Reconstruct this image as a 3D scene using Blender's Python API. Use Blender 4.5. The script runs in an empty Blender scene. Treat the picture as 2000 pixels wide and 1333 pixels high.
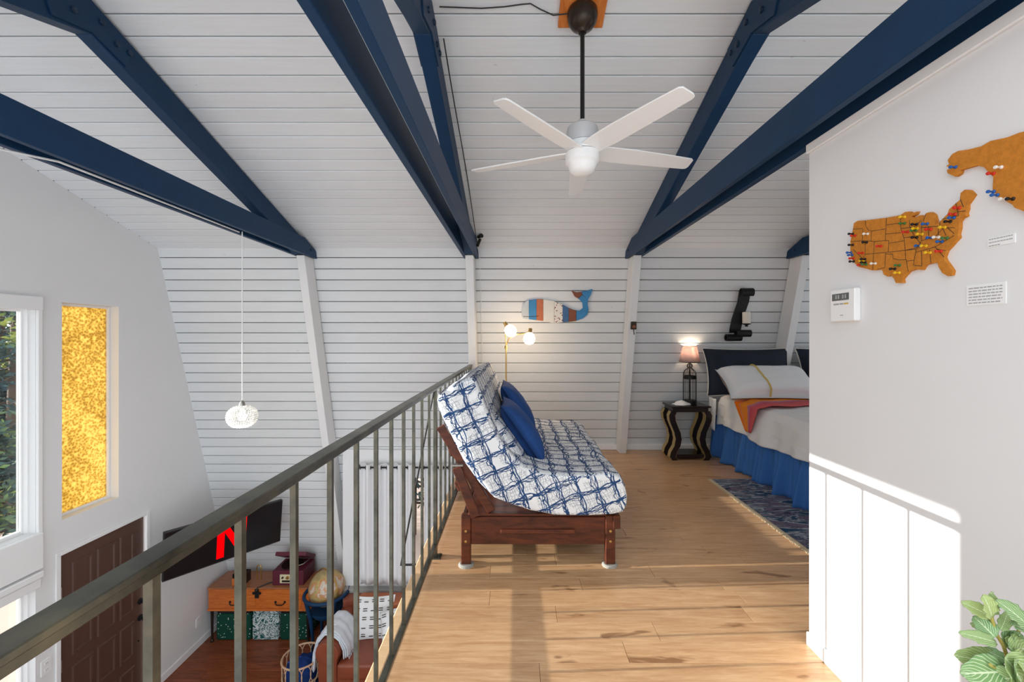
import bpy, bmesh, math, random
from mathutils import Vector, Matrix
R = random.Random(7)
SC = bpy.context.scene
COL = SC.collection

# ------------------------------------------------------------------ camera, world, sun, exposure
cd = bpy.data.cameras.new('camera'); cam = bpy.data.objects.new('camera', cd); COL.objects.link(cam)
cam.location = (0, 0, 1.45); cam.rotation_euler = (math.radians(90), 0, 0)
cd.sensor_width = 36; cd.lens = 820 / 2000 * 36
cd.shift_x = -0.0035; cd.shift_y = -0.00325
cd.clip_start = 0.02; cd.clip_end = 200
SC.camera = cam

WORLD_STRENGTH = 1.75
SUN_ENERGY = 8.5
w = bpy.data.worlds.new('sky'); SC.world = w; w.use_nodes = True
bg = w.node_tree.nodes['Background']
bg.inputs[0].default_value = (0.86, 0.94, 1.0, 1); bg.inputs[1].default_value = WORLD_STRENGTH

sl = bpy.data.lights.new('sun', 'SUN'); sl.energy = SUN_ENERGY; sl.angle = math.radians(0.35); sl.color = (1.0, 0.95, 0.88)
sun = bpy.data.objects.new('sun', sl); COL.objects.link(sun); sun.location = (-12, 0, 6)
sun.rotation_euler = Vector((1, 0.043, -0.1385)).to_track_quat('-Z', 'Y').to_euler()

SC.view_settings.view_transform = 'Standard'; SC.view_settings.look = 'None'
SC.view_settings.gamma = 1; SC.view_settings.use_curve_mapping = False
SC.view_settings.exposure = 0.30
SC.cycles.max_bounces = 10; SC.cycles.diffuse_bounces = 6; SC.cycles.transparent_max_bounces = 12
SC.cycles.use_denoising = True
SC.cycles.sample_clamp_indirect = 8

# ------------------------------------------------------------------ materials
def srgb(r, g, b):
    f = lambda c: (c / 255 / 12.92) if c / 255 <= 0.04045 else ((c / 255 + 0.055) / 1.055) ** 2.4
    return (f(r), f(g), f(b), 1)

class N:
    """small node-tree helper"""
    def __init__(s, name):
        s.m = bpy.data.materials.new(name); s.m.use_nodes = True
        s.t = s.m.node_tree; s.b = s.t.nodes['Principled BSDF']; s.out = s.t.nodes['Material Output']
    def n(s, typ, **kw):
        nd = s.t.nodes.new(typ)
        for k, v in kw.items():
            if k.startswith('i_'):
                key = k[2:]; key = int(key) if key.isdigit() else key.replace('_', ' ')
                if hasattr(v, 'links') or isinstance(v, bpy.types.NodeSocket): s.t.links.new(v, nd.inputs[key])
                else: nd.inputs[key].default_value = v
            else: setattr(nd, k, v)
        return nd
    def l(s, a, b): s.t.links.new(a, b)
    def math(s, op, a, b=0.0, c=0.0):
        nd = s.t.nodes.new('ShaderNodeMath'); nd.operation = op
        for i, v in enumerate((a, b, c)):
            if isinstance(v, bpy.types.NodeSocket): s.l(v, nd.inputs[i])
            else: nd.inputs[i].default_value = v
        return nd.outputs[0]
    def mix(s, fac, a, b):
        nd = s.t.nodes.new('ShaderNodeMix'); nd.data_type = 'RGBA'
        for i, v in ((0, fac), (6, a), (7, b)):
            if isinstance(v, bpy.types.NodeSocket): s.l(v, nd.inputs[i])
            else: nd.inputs[i].default_value = v
        return nd.outputs[2]
    def ramp(s, fac, stops):
        nd = s.t.nodes.new('ShaderNodeValToRGB'); s.l(fac, nd.inputs[0])
        e = nd.color_ramp.elements
        while len(e) < len(stops): e.new(0.5)
        for i, (p, c) in enumerate(stops): e[i].position = p; e[i].color = c
        return nd.outputs[0]
    def coord(s, kind='Object', scale=(1, 1, 1), rand=False):
        tc = s.n('ShaderNodeTexCoord'); v = tc.outputs[kind]
        mp = s.n('ShaderNodeMapping'); s.l(v, mp.inputs[0]); mp.inputs[3].default_value = scale
        if rand:
            oi = s.n('ShaderNodeObjectInfo'); k = s.math('MULTIPLY', oi.outputs['Random'], 37.0)
            cx = s.n('ShaderNodeCombineXYZ'); s.l(k, cx.inputs[0]); s.l(k, cx.inputs[1]); s.l(k, cx.inputs[2])
            s.l(cx.outputs[0], mp.inputs[1])
        return mp.outputs[0]
    def noise(s, vec, scale=5, detail=3, rough=0.5, dist=0.0):
        nd = s.n('ShaderNodeTexNoise'); s.l(vec, nd.inputs['Vector'])
        nd.inputs['Scale'].default_value = scale; nd.inputs['Detail'].default_value = detail
        nd.inputs['Roughness'].default_value = rough; nd.inputs['Distortion'].default_value = dist
        return nd.outputs[0]
    def bump(s, h, strength=0.2, dist=0.01):
        nd = s.n('ShaderNodeBump'); nd.inputs['Strength'].default_value = strength; nd.inputs['Distance'].default_value = dist
        s.l(h, nd.inputs['Height']); s.l(nd.outputs[0], s.b.inputs['Normal'])
    def set(s, color=None, rough=0.5, metal=0.0, spec=0.5):
        if color is not None:
            if isinstance(color, bpy.types.NodeSocket): s.l(color, s.b.inputs['Base Color'])
            else: s.b.inputs['Base Color'].default_value = color
        s.b.inputs['Roughness'].default_value = rough; s.b.inputs['Metallic'].default_value = metal
        s.b.inputs['Specular IOR Level'].default_value = spec
        return s.m

def plain(name, c, rough=0.5, metal=0.0, var=0.06, scale=8.0, bump=0.0, spec=0.4):
    """colour with a soft procedural mottling"""
    k = N(name); v = k.coord('Object', (1, 1, 1), True)
    nz = k.noise(v, scale, 4, 0.6)
    lo = tuple(x * (1 - var) for x in c[:3]) + (1,); hi = tuple(min(1, x * (1 + var)) for x in c[:3]) + (1,)
    col = k.mix(nz, lo, hi)
    k.set(col, rough, metal, spec)
    if bump: k.bump(k.noise(v, scale * 6, 3, 0.6), bump, 0.004)
    return k.m

def wood(name, dark, light, scale=(1.5, 14, 14), rough=0.4, bump=0.05, knots=False, per=0.12, spec=0.4):
    k = N(name); v = k.coord('Object', scale, True)
    g = k.noise(v, 3.0, 6, 0.62, 0.6)
    fine = k.noise(v, 14.0, 3, 0.7)
    f = k.math('ADD', k.math('MULTIPLY', g, 0.75), k.math('MULTIPLY', fine, 0.25))
    col = k.ramp(f, [(0.32, dark), (0.5, tuple((a + b) / 2 for a, b in zip(dark, light))), (0.68, light)])
    oi = k.n('ShaderNodeObjectInfo')
    br = k.math('ADD', 1 - per, k.math('MULTIPLY', oi.outputs['Random'], 2 * per))
    hs = k.n('ShaderNodeHueSaturation'); k.l(col, hs.inputs['Color']); k.l(br, hs.inputs['Value'])
    col = hs.outputs[0]
    if knots:
        v2 = k.coord('Object', (1.6, 6.5, 6.5), True)
        kn = k.noise(v2, 1.35, 3, 0.55, 0.8)
        m = k.ramp(kn, [(0.635, (0, 0, 0, 1)), (0.70, (1, 1, 1, 1))])
        col = k.mix(k.math('MULTIPLY', m, 0.75), col, srgb(120, 78, 45))
    k.set(col, rough, 0, spec)
    k.bump(fine, bump, 0.003)
    return k.m

M = {}
def boardmat(name, c):
    k = N(name); v = k.coord('Object', (0.6, 14, 14), True)
    g = k.noise(v, 4, 5, 0.65, 0.4)
    big = k.noise(k.coord('Object', (0.8, 2, 2), True), 2.2, 3, 0.5)
    spots = k.ramp(k.noise(k.coord('Object', (7, 16, 16), True), 2.0, 2, 0.5), [(0.755, (0, 0, 0, 1)), (0.80, (1, 1, 1, 1))])
    lo = tuple(x * 0.9 for x in c[:3]) + (1,); hi = tuple(min(1, x * 1.04) for x in c[:3]) + (1,)
    col = k.mix(g, lo, hi)
    oi = k.n('ShaderNodeObjectInfo')
    br = k.math('ADD', 0.965, k.math('MULTIPLY', oi.outputs['Random'], 0.06))
    br = k.math('MULTIPLY', br, k.math('ADD', 0.96, k.math('MULTIPLY', big, 0.08)))
    hs = k.n('ShaderNodeHueSaturation'); k.l(col, hs.inputs['Color']); k.l(br, hs.inputs['Value'])
    col = k.mix(k.math('MULTIPLY', spots, 0.35), hs.outputs[0], (0.3, 0.29, 0.28, 1))
    k.set(col, 0.55, 0, 0.3); k.bump(g, 0.12, 0.003)
    return k.m
M['board'] = boardmat('painted_board', (0.75, 0.765, 0.775))
M['ceilboard_lit'] = boardmat('painted_board_lit_copy', (0.82, 0.85, 0.875))  # wall board paint, paled and cooled to stand in for missing up-light
M['backing'] = plain('board_backing', (0.04, 0.04, 0.04, 1), 0.9)
M['plaster'] = plain('white_plaster', (0.76, 0.76, 0.765, 1), 0.7, 0, 0.025, 3, 0.04, 0.2)
M['trimwhite'] = plain('white_trim', (0.82, 0.82, 0.82, 1), 0.4, 0, 0.03, 5, 0.0)
M['postwhite'] = plain('white_post_paint', (0.76, 0.76, 0.76, 1), 0.5, 0, 0.04, 6, 0.05)
k = N('navy_paint'); v = k.coord('Object', (1, 1, 1), True)
k.set(k.mix(k.noise(v, 9, 5, 0.7), (0.003, 0.026, 0.072, 1), (0.007, 0.042, 0.108, 1)), 0.5, 0, 0.25); k.bump(k.noise(k.coord('Object', (3, 3, 3)), 30, 3, 0.6), 0.12, 0.003)
M['navy'] = k.m
M['boltnavy'] = plain('navy_bolt', (0.008, 0.025, 0.06, 1), 0.4)
M['oak'] = wood('oak_plank', srgb(180, 132, 90), srgb(216, 176, 134), (1.3, 13, 13), 0.28, 0.03, True, 0.06)
M['nosing'] = wood('oak_nosing', srgb(212, 170, 125), srgb(232, 196, 154), (1, 12, 12), 0.4, 0.03, False, 0.03)
M['redwood'] = wood('red_brown_plank', srgb(96, 46, 26), srgb(150, 82, 50), (1.5, 12, 12), 0.32, 0.03, False, 0.12)
M['orangewood'] = wood('honey_orange_wood', srgb(176, 84, 30), srgb(218, 124, 56), (2, 18, 18), 0.35, 0.04, False, 0.03)
M['tabletop'] = wood('brown_table_top', srgb(134, 78, 48), srgb(176, 116, 78), (2, 18, 18), 0.35, 0.04, False, 0.03)
M['futonwood'] = wood('dark_cherry_wood', srgb(46, 20, 12), srgb(104, 50, 28), (2, 9, 9), 0.33, 0.03, False, 0.06)
M['cedar'] = wood('cedar_block', srgb(190, 98, 38), srgb(226, 136, 62), (8, 2, 8), 0.45, 0.03, False, 0.03)
k = N('railing_steel'); v = k.coord('Object', (1, 1, 1))
nz = k.noise(v, 7, 5, 0.65)
k.set(k.ramp(nz, [(0.3, srgb(52, 52, 46)), (0.5, srgb(84, 83, 74)), (0.7, srgb(108, 104, 86))]), 0.35, 0.7, 0.5); M['steel'] = k.m
M['blacksteel'] = plain('black_iron', (0.012, 0.012, 0.013, 1), 0.45, 0.3)
M['darkbronze'] = plain('dark_bronze', srgb(62, 52, 44), 0.35, 0.6)
M['blackrod'] = plain('satin_black', (0.014, 0.014, 0.014, 1), 0.35, 0.2)
M['fanwhite'] = plain('fan_white', (0.90, 0.92, 0.93, 1), 0.35, 0, 0.015)
M['fangrey'] = plain('fan_grey', (0.62, 0.62, 0.63, 1), 0.35, 0, 0.02)
M['brass'] = plain('brass', srgb(196, 160, 96), 0.28, 0.9)
M['chrome'] = plain('worn_nickel', srgb(170, 168, 160), 0.3, 0.9)
M['cork'] = plain('cork', srgb(196, 126, 50), 0.85, 0, 0.35, 90, 0.3, 0.1)
M['doorbrown'] = plain('brown_door_paint', srgb(88, 62, 52), 0.42, 0, 0.08, 5, 0.02)
M['paper'] = plain('white_paper', (0.85, 0.85, 0.85, 1), 0.7, 0, 0.02)
M['ink'] = plain('grey_ink', (0.38, 0.38, 0.38, 1), 0.8, 0, 0.05)
M['darkink'] = plain('dark_ink', (0.05, 0.035, 0.02, 1), 0.8, 0, 0.05)
M['plasticwhite'] = plain('white_plastic', (0.84, 0.84, 0.84, 1), 0.35, 0, 0.01)
M['lcd'] = plain('grey_lcd', srgb(95, 98, 96), 0.25, 0, 0.03)
M['cable_dark'] = plain('dark_cable', (0.03, 0.03, 0.03, 1), 0.5)
M['cable_white'] = plain('white_cable', (0.8, 0.8, 0.8, 1), 0.5)
M['leather'] = plain('brown_leather', srgb(132, 66, 44), 0.36, 0, 0.3, 5, 0.15, 0.5)
M['leathertan'] = plain('tan_leather', srgb(170, 94, 54), 0.4, 0, 0.25, 6, 0.12, 0.5)
M['throwwhite'] = plain('pale_knit', (0.66, 0.70, 0.76, 1), 0.9, 0, 0.06, 60, 0.5, 0.1)
M['bluecloth'] = plain('blue_cloth', srgb(24, 48, 100), 0.8, 0, 0.5, 14, 0.2, 0.1)
M['rattan'] = plain('rattan', srgb(196, 160, 130), 0.6, 0, 0.12, 20)
M['navyvelvet'] = plain('navy_velvet', srgb(36, 72, 130), 0.85, 0, 0.3, 6, 0.1, 0.2)
M['skirtblue'] = plain('bed_skirt_blue', srgb(66, 112, 176), 0.85, 0, 0.1, 5, 0.08, 0.1)
M['bedwhite'] = plain('white_cotton', (0.78, 0.78, 0.78, 1), 0.85, 0, 0.03, 4, 0.08, 0.1)
M['blackcushion'] = plain('charcoal_navy_fabric', srgb(34, 40, 52), 0.7, 0, 0.25, 7, 0.1, 0.2)
M['paleblue'] = plain('pale_blue_cotton', srgb(190, 206, 224), 0.85, 0, 0.03, 4, 0.05, 0.1)
M['blackwood'] = plain('dark_lacquer', srgb(38, 28, 26), 0.25, 0, 0.2, 6)
M['goldpaint'] = plain('gold_leaf', srgb(198, 172, 112), 0.35, 0.55, 0.12, 9)
M['tvblack'] = plain('tv_screen', (0.010, 0.009, 0.010, 1), 0.22, 0, 0.0)
M['tvframe'] = plain('tv_bezel', (0.02, 0.02, 0.022, 1), 0.4)
M['burgundy'] = plain('burgundy_leatherette', srgb(92, 30, 48), 0.5, 0, 0.12, 20, 0.1)
M['cream'] = plain('cream_panel', srgb(214, 204, 168), 0.5)
M['beige'] = plain('beige_fringe', srgb(198, 180, 150), 0.9, 0, 0.15, 40)
M['curtain'] = plain('white_curtain', (0.76, 0.76, 0.77, 1), 0.85, 0, 0.03, 5, 0.05, 0.1)
M['ledge'] = plain('grey_ledge', srgb(160, 160, 158), 0.7, 0, 0.05)
M['candle'] = plain('ivory_candle', srgb(225, 220, 208), 0.5, 0, 0.04)
M['bark'] = plain('bark', srgb(84, 66, 54), 0.9, 0, 0.3, 10, 0.4)
M['patio'] = plain('pinkish_patio', srgb(206, 176, 160), 0.9, 0, 0.1, 3, 0.2)
M['potgrey'] = plain('pale_planter', srgb(214, 212, 206), 0.6, 0, 0.05)
M['felt'] = plain('grey_felt', srgb(150, 146, 138), 0.9, 0, 0.1, 30)

def emis(name, c, s):
    k = N(name); k.b.inputs['Base Color'].default_value = (0.02, 0.0, 0.0, 1) if 'red' in name else (0.8, 0.8, 0.8, 1)
    k.b.inputs['Emission Color'].default_value = c; k.b.inputs['Emission Strength'].default_value = s
    k.b.inputs['Roughness'].default_value = 0.4
    if 'red' in name: k.b.inputs['Specular IOR Level'].default_value = 0.0
    return k.m
M['red_logo'] = emis('red_screen_light', (1.0, 0.0, 0.002, 1), 0.95)
M['bulb_warm'] = emis('warm_frosted_glass', (1.0, 0.78, 0.52, 1), 5.0)
M['bulb_white'] = emis('bright_bulb', (1.0, 0.96, 0.9, 1), 3.0)

k = N('clear_pane')
gl = k.n('ShaderNodeBsdfGlossy'); gl.inputs['Roughness'].default_value = 0.02
tr = k.n('ShaderNodeBsdfTransparent'); tr.inputs[0].default_value = (0.96, 0.98, 0.98, 1)
fr = k.n('ShaderNodeFresnel'); fr.inputs[0].default_value = 1.3
mx = k.n('ShaderNodeMixShader'); k.l(fr.outputs[0], mx.inputs[0]); k.l(tr.outputs[0], mx.inputs[1]); k.l(gl.outputs[0], mx.inputs[2]); k.l(mx.outputs[0], k.out.inputs[0])
M['pane'] = k.m

k = N('amber_hammered_glass'); v = k.coord('Object', (1, 1, 1))
vo = k.n('ShaderNodeTexVoronoi'); k.l(v, vo.inputs['Vector']); vo.inputs['Scale'].default_value = 46
big = k.noise(v, 2.2, 3, 0.6)
cf = k.math('ADD', k.math('MULTIPLY', vo.outputs['Distance'], 0.75), k.math('MULTIPLY', big, 0.6))
col = k.ramp(cf, [(0.30, (0.27, 0.18, 0.04, 1)), (0.58, (0.41, 0.30, 0.09, 1)), (0.85, (0.62, 0.49, 0.22, 1))])
tl = k.n('ShaderNodeBsdfTranslucent'); k.l(col, tl.inputs[0])
tp = k.n('ShaderNodeBsdfTransparent'); k.l(col, tp.inputs[0])
gs = k.n('ShaderNodeBsdfGlossy'); gs.inputs['Roughness'].default_value = 0.15
bp = k.n('ShaderNodeBump'); bp.inputs['Strength'].default_value = 0.7; bp.inputs['Distance'].default_value = 0.01; k.l(vo.outputs['Distance'], bp.inputs['Height'])
k.l(bp.outputs[0], gs.inputs['Normal']); k.l(bp.outputs[0], tl.inputs['Normal'])
m1 = k.n('ShaderNodeMixShader'); m1.inputs[0].default_value = 0.25; k.l(tl.outputs[0], m1.inputs[1]); k.l(tp.outputs[0], m1.inputs[2])
m2 = k.n('ShaderNodeMixShader'); m2.inputs[0].default_value = 0.06; k.l(m1.outputs[0], m2.inputs[1]); k.l(gs.outputs[0], m2.inputs[2]); k.l(m2.outputs[0], k.out.inputs[0])
M['amber'] = k.m

# scribbled navy plaid on white, in UV metres (u across, v along)
def scribble(name):
    k = N(name); tc = k.n('ShaderNodeTexCoord')
    def warped(sc, amt, off):
        mp = k.n('ShaderNodeMapping'); k.l(tc.outputs['UV'], mp.inputs[0]); mp.inputs[1].default_value = (off, off * 1.7, 0)
        nz = k.n('ShaderNodeTexNoise'); k.l(mp.outputs[0], nz.inputs['Vector']); nz.inputs['Scale'].default_value = sc; nz.inputs['Detail'].default_value = 2
        vm = k.n('ShaderNodeVectorMath'); vm.operation = 'MULTIPLY_ADD'; k.l(nz.outputs['Color'], vm.inputs[0]); vm.inputs[1].default_value = (amt, amt, 0); k.l(tc.outputs['UV'], vm.inputs[2])
        sp = k.n('ShaderNodeSeparateXYZ'); k.l(vm.outputs[0], sp.inputs[0])
        return sp.outputs[0], sp.outputs[1]
    def line(c, period, off, width):
        f = k.math('FRACT', k.math('ADD', k.math('DIVIDE', c, period), off))
        d = k.math('ABSOLUTE', k.math('SUBTRACT', f, 0.5))
        mr = k.n('ShaderNodeMapRange'); k.l(d, mr.inputs[0]); mr.inputs[1].default_value = width * 0.6; mr.inputs[2].default_value = width; mr.inputs[3].default_value = 1; mr.inputs[4].default_value = 0
        return mr.outputs[0]
    tot = None; thin = None
    for i, (per, wd) in enumerate([(0.118, 0.040), (0.118, 0.034), (0.118, 0.034), (0.118, 0.026), (0.118, 0.03)]):
        u, v = warped(5 + 2.2 * i, 0.10, 3.1 * i + 1.0)
        for c, o in ((u, 0.0), (v, 0.37)):
            ln = line(c, per, o + 0.05 * i, wd)
            tot = ln if tot is None else k.math('MAXIMUM', tot, ln)
    for i in range(3):
        u, v = warped(9 + 4 * i, 0.06, 7.7 * i + 2.0)
        ln = k.math('MAXIMUM', line(u, 0.050, 0.3 * i, 0.05), k.math('MULTIPLY', line(v, 0.050, 0.4 * i, 0.05), 0.8))
        thin = ln if thin is None else k.math('MAXIMUM', thin, ln)
    mp = k.n('ShaderNodeMapping'); k.l(tc.outputs['UV'], mp.inputs[0])
    brk = k.ramp(k.noise(mp.outputs[0], 9, 2, 0.5), [(0.40, (0, 0, 0, 1)), (0.48, (1, 1, 1, 1))])
    c1 = k.mix(k.math('MULTIPLY', k.math('MULTIPLY', thin, brk), 0.55), (0.74, 0.75, 0.76, 1), srgb(70, 84, 112))
    tone = k.mix(k.noise(mp.outputs[0], 16, 2, 0.5), srgb(24, 38, 74), srgb(50, 88, 136))
    k.set(k.mix(tot, c1, tone), 0.8, 0, 0.1)
    k.bump(k.noise(mp.outputs[0], 6, 3, 0.5), 0.25, 0.02)
    return k.m
M['scribble'] = scribble('navy_scribble_plaid')

# ------------------------------------------------------------------ mesh helpers
WL = {}          # world position of each object's origin
class MB:
    def __init__(s): s.v = []; s.f = []; s.uv = {}
    def add(s, vs, fs):
        o = len(s.v); s.v += [tuple(p) for p in vs]; s.f += [tuple(i + o for i in f) for f in fs]; return s
    def box(s, x0, x1, y0, y1, z0, z1):
        return s.add([(x0, y0, z0), (x1, y0, z0), (x1, y1, z0), (x0, y1, z0), (x0, y0, z1), (x1, y0, z1), (x1, y1, z1), (x0, y1, z1)],
                     [(0, 3, 2, 1), (4, 5, 6, 7), (0, 1, 5, 4), (1, 2, 6, 5), (2, 3, 7, 6), (3, 0, 4, 7)])
    def prism(s, poly, fn, w0, w1):
        """polygon (a,b) extruded in w; fn(a,b,w) -> xyz"""
        n = len(poly)
        vs = [fn(a, b, w0) for a, b in poly] + [fn(a, b, w1) for a, b in poly]
        return s.add(vs, [tuple(range(n))[::-1], tuple(range(n, 2 * n))] + [(i, (i + 1) % n, n + (i + 1) % n, n + i) for i in range(n)])
    def tube(s, pts, rad, n=8, closed=False, flat=None):
        pts = [Vector(p) for p in pts]; m = len(pts)
        rads = rad if isinstance(rad, (list, tuple)) else [rad] * m
        ref = Vector((0, 0, 1)); vs = []
        prev = None
        for i in range(m):
            t = (pts[(i + 1) % m] - pts[i - 1]) if closed else (pts[min(i + 1, m - 1)] - pts[max(i - 1, 0)])
            t.normalize()
            if prev is None:
                a = t.cross(ref)
                if a.length < 1e-3: a = t.cross(Vector((1, 0, 0)))
            else: a = prev - t * prev.dot(t)
            a.normalize(); b = t.cross(a); prev = a
            for j in range(n):
                th = 2 * math.pi * j / n
                vs.append(pts[i] + (a * math.cos(th) + b * math.sin(th)) * rads[i])
        fs = []
        for i in range(m if closed else m - 1):
            i2 = (i + 1) % m
            for j in range(n): fs.append((i * n + j, i * n + (j + 1) % n, i2 * n + (j + 1) % n, i2 * n + j))
        if not closed: fs += [tuple(range(n))[::-1], tuple(range((m - 1) * n, m * n))]
        return s.add(vs, fs)
    def lathe(s, prof, c=(0, 0, 0), n=24, mat=None):
        vs = []
        for r, z in prof:
            for j in range(n):
                th = 2 * math.pi * j / n; p = Vector((r * math.cos(th), r * math.sin(th), z))
                if mat is not None: p = mat @ p
                vs.append(p + Vector(c))
        m = len(prof); fs = []
        for i in range(m - 1):
            for j in range(n): fs.append((i * n + j, i * n + (j + 1) % n, (i + 1) * n + (j + 1) % n, (i + 1) * n + j))
        fs += [tuple(range(n))[::-1], tuple(range((m - 1) * n, m * n))]
        return s.add(vs, fs)
    def grid(s, fn, nu, nv, flip=False):
        o = len(s.v)
        for i in range(nu + 1):
            for j in range(nv + 1): s.v.append(tuple(fn(i / nu, j / nv)))
        for i in range(nu):
            for j in range(nv):
                a = o + i * (nv + 1) + j; q = (a, a + nv + 1, a + nv + 2, a + 1)
                s.f.append(q[::-1] if flip else q)
        return s
    def xf(s, m):
        s.v = [tuple(m @ Vector(p)) for p in s.v]; return s
    def mesh(s, name, mat, origin, smooth=None, bevel=0.0, seg=1, uvfn=None):
        me = bpy.data.meshes.new(name)
        me.from_pydata([(x - origin[0], y - origin[1], z - origin[2]) for x, y, z in s.v], [], s.f)
        bm = bmesh.new(); bm.from_mesh(me)
        bmesh.ops.recalc_face_normals(bm, faces=bm.faces)
        if bevel:
            es = [e for e in bm.edges if len(e.link_faces) == 2 and e.calc_face_angle(0) > 0.5]
            bmesh.ops.bevel(bm, geom=es, offset=bevel, segments=seg, profile=0.6, affect='EDGES', clamp_overlap=True)
        bm.to_mesh(me); bm.free()
        if smooth is not None:
            me.polygons.foreach_set('use_smooth', [True] * len(me.polygons))
            if smooth < 180: me.set_sharp_from_angle(angle=math.radians(smooth))
        if uvfn:
            ul = me.uv_layers.new(name='UVMap')
            for lp in me.loops:
                c = me.vertices[lp.vertex_index].co
                ul.data[lp.index].uv = uvfn(c.x + origin[0], c.y + origin[1], c.z + origin[2])
        me.materials.append(M[mat] if isinstance(mat, str) else mat)
        return me
    def build(s, name, mat, parent=None, smooth=None, bevel=0.0, seg=1, uvfn=None, base=False, **tags):
        xs, ys, zs = zip(*s.v)
        c = ((min(xs) + max(xs)) / 2, (min(ys) + max(ys)) / 2, min(zs) if (parent is None) else (min(zs) + max(zs)) / 2)
        return place(name, s.mesh(name, mat, c, smooth, bevel, seg, uvfn), c, parent, **tags)

def place(name, me, c, parent=None, rot=None, **tags):
    o = bpy.data.objects.new(name, me); COL.objects.link(o)
    p = WL[parent.name] if parent is not None else (0, 0, 0)
    if parent is not None: o.parent = parent
    o.location = (c[0] - p[0], c[1] - p[1], c[2] - p[2]); WL[o.name] = tuple(c)
    if rot is not None: o.rotation_euler = rot
    for kk, vv in tags.items():
        if vv: o[kk] = vv
    return o
def thing(name, loc, label, category, group=None):
    o = bpy.data.objects.new(name, None); COL.objects.link(o); o.location = loc; WL[o.name] = tuple(loc)
    o.empty_display_size = 0.1
    o['label'] = label; o['category'] = category
    if group: o['group'] = group
    return o
def bx(*a): return MB().box(*a)

F_PX, H_CAM = 820.0, 1.45
def at(x, y, D):           # photo pixel at a known depth -> point in the room (metres)
    return ((x - 1007) * D / F_PX, D, H_CAM - (y - 660) * D / F_PX)

# ------------------------------------------------------------------ building dimensions
XL = -4.10                     # inner face of the gable wall with the door
XR = 5.0
ZB = -2.55                     # lower floor
KD, KZ = 4.807, 2.476          # knee where steep wall meets roof
RD = 2.30; TAN = 0.338; RZ = KZ + (KD - RD) * TAN
LEAN = 0.2715
BW = 0.128
def wallD(z): return KD + (KZ - z) * LEAN
def roofZ(D): return RZ - abs(D - RD) * TAN

# ------------------------------------------------------------------ ceiling and steep back wall, board by board
def board_mesh(name, L, u, n, wd=BW, mat='board'):
    g = 0.0038; h = wd / 2 - g
    sec = [(-h, -0.012), (-h, -0.0035), (-h + 0.0045, 0), (h - 0.0045, 0), (h, -0.0035), (h, -0.012)]
    u = Vector(u); n = Vector(n)
    mb = MB().prism(sec, lambda a, b, w: tuple(Vector((w, 0, 0)) + u * a + n * b), -L / 2, L / 2)
    return mb.mesh(name, mat, (0, 0, 0))
cph = 1 / math.hypot(1, TAN); sph = TAN * cph
un = Vector((0, -cph, sph)); nn = Vector((0, -sph, -cph))           # far slope
un2 = Vector((0, cph, sph)); nn2 = Vector((0, sph, -cph))           # near slope
cl = 1 / math.hypot(1, LEAN); slp = LEAN * cl
uw = Vector((0, -slp, cl)); nw = Vector((0, -cl, -slp))
def slab(mb, P0, P1, n, off, th, x0, x1):
    a, b = P0 - n * off, P1 - n * off; c, d = b - n * th, a - n * th
    mb.add([(x, p.y, p.z) for x in (x0, x1) for p in (a, b, c, d)], [(0, 1, 2, 3), (7, 6, 5, 4), (0, 4, 5, 1), (1, 5, 6, 2), (2, 6, 7, 3), (3, 7, 4, 0)])
RP = Vector((0, RD, RZ)); KP = Vector((0, KD, KZ)); NP = Vector((0, 0.85, roofZ(0.85)))
mb = MB(); slab(mb, RP, KP, nn, 0.012, 0.05, XL - 0.15, XR); slab(mb, RP, NP, nn2, 0.012, 0.05, XL - 0.15, XR)
ceiling = mb.build('ceiling', 'backing', kind='structure')
Lb = XR - XL; xm = (XR + XL) / 2
mer = board_mesh('ceiling_board', Lb, un, nn, mat='ceilboard_lit'); men = board_mesh('ceiling_board_near', Lb, un2, nn2, mat='ceilboard_lit')
nroof = int((KP - RP).length / BW)
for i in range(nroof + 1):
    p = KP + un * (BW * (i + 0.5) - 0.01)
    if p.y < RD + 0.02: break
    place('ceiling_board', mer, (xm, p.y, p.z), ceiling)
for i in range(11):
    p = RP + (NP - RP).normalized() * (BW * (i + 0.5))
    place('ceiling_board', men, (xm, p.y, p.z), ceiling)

BXL, BXR = -2.235, -0.25       # vertical window bay below the loft level
mb = MB()
FP = Vector((0, wallD(-0.02), -0.02)); GP = Vector((0, wallD(ZB), ZB))
slab(mb, FP, KP, nw, 0.012, 0.05, XL - 0.15, XR); slab(mb, GP, FP, nw, 0.012, 0.05, XL - 0.15, BXL)
wall_back = mb.build('wall_back', 'backing', kind='structure')
mew = board_mesh('wall_board', Lb, uw, nw); mes = board_mesh('wall_board_lower', BXL - XL, uw, nw)
nb = int((KP - FP).length / BW)
for i in range(nb + 1):
    p = KP - uw * (BW * (i + 0.5) - 0.02)
    place('wall_board', mew, (xm, p.y, p.z), wall_back)
i0 = nb + 1
for i in range(i0, 60):
    p = KP - uw * (BW * (i + 0.5) - 0.02)
    if p.z < ZB + 0.02: break
    place('wall_board', mes, ((XL + BXL) / 2, p.y, p.z), wall_back)

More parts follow.
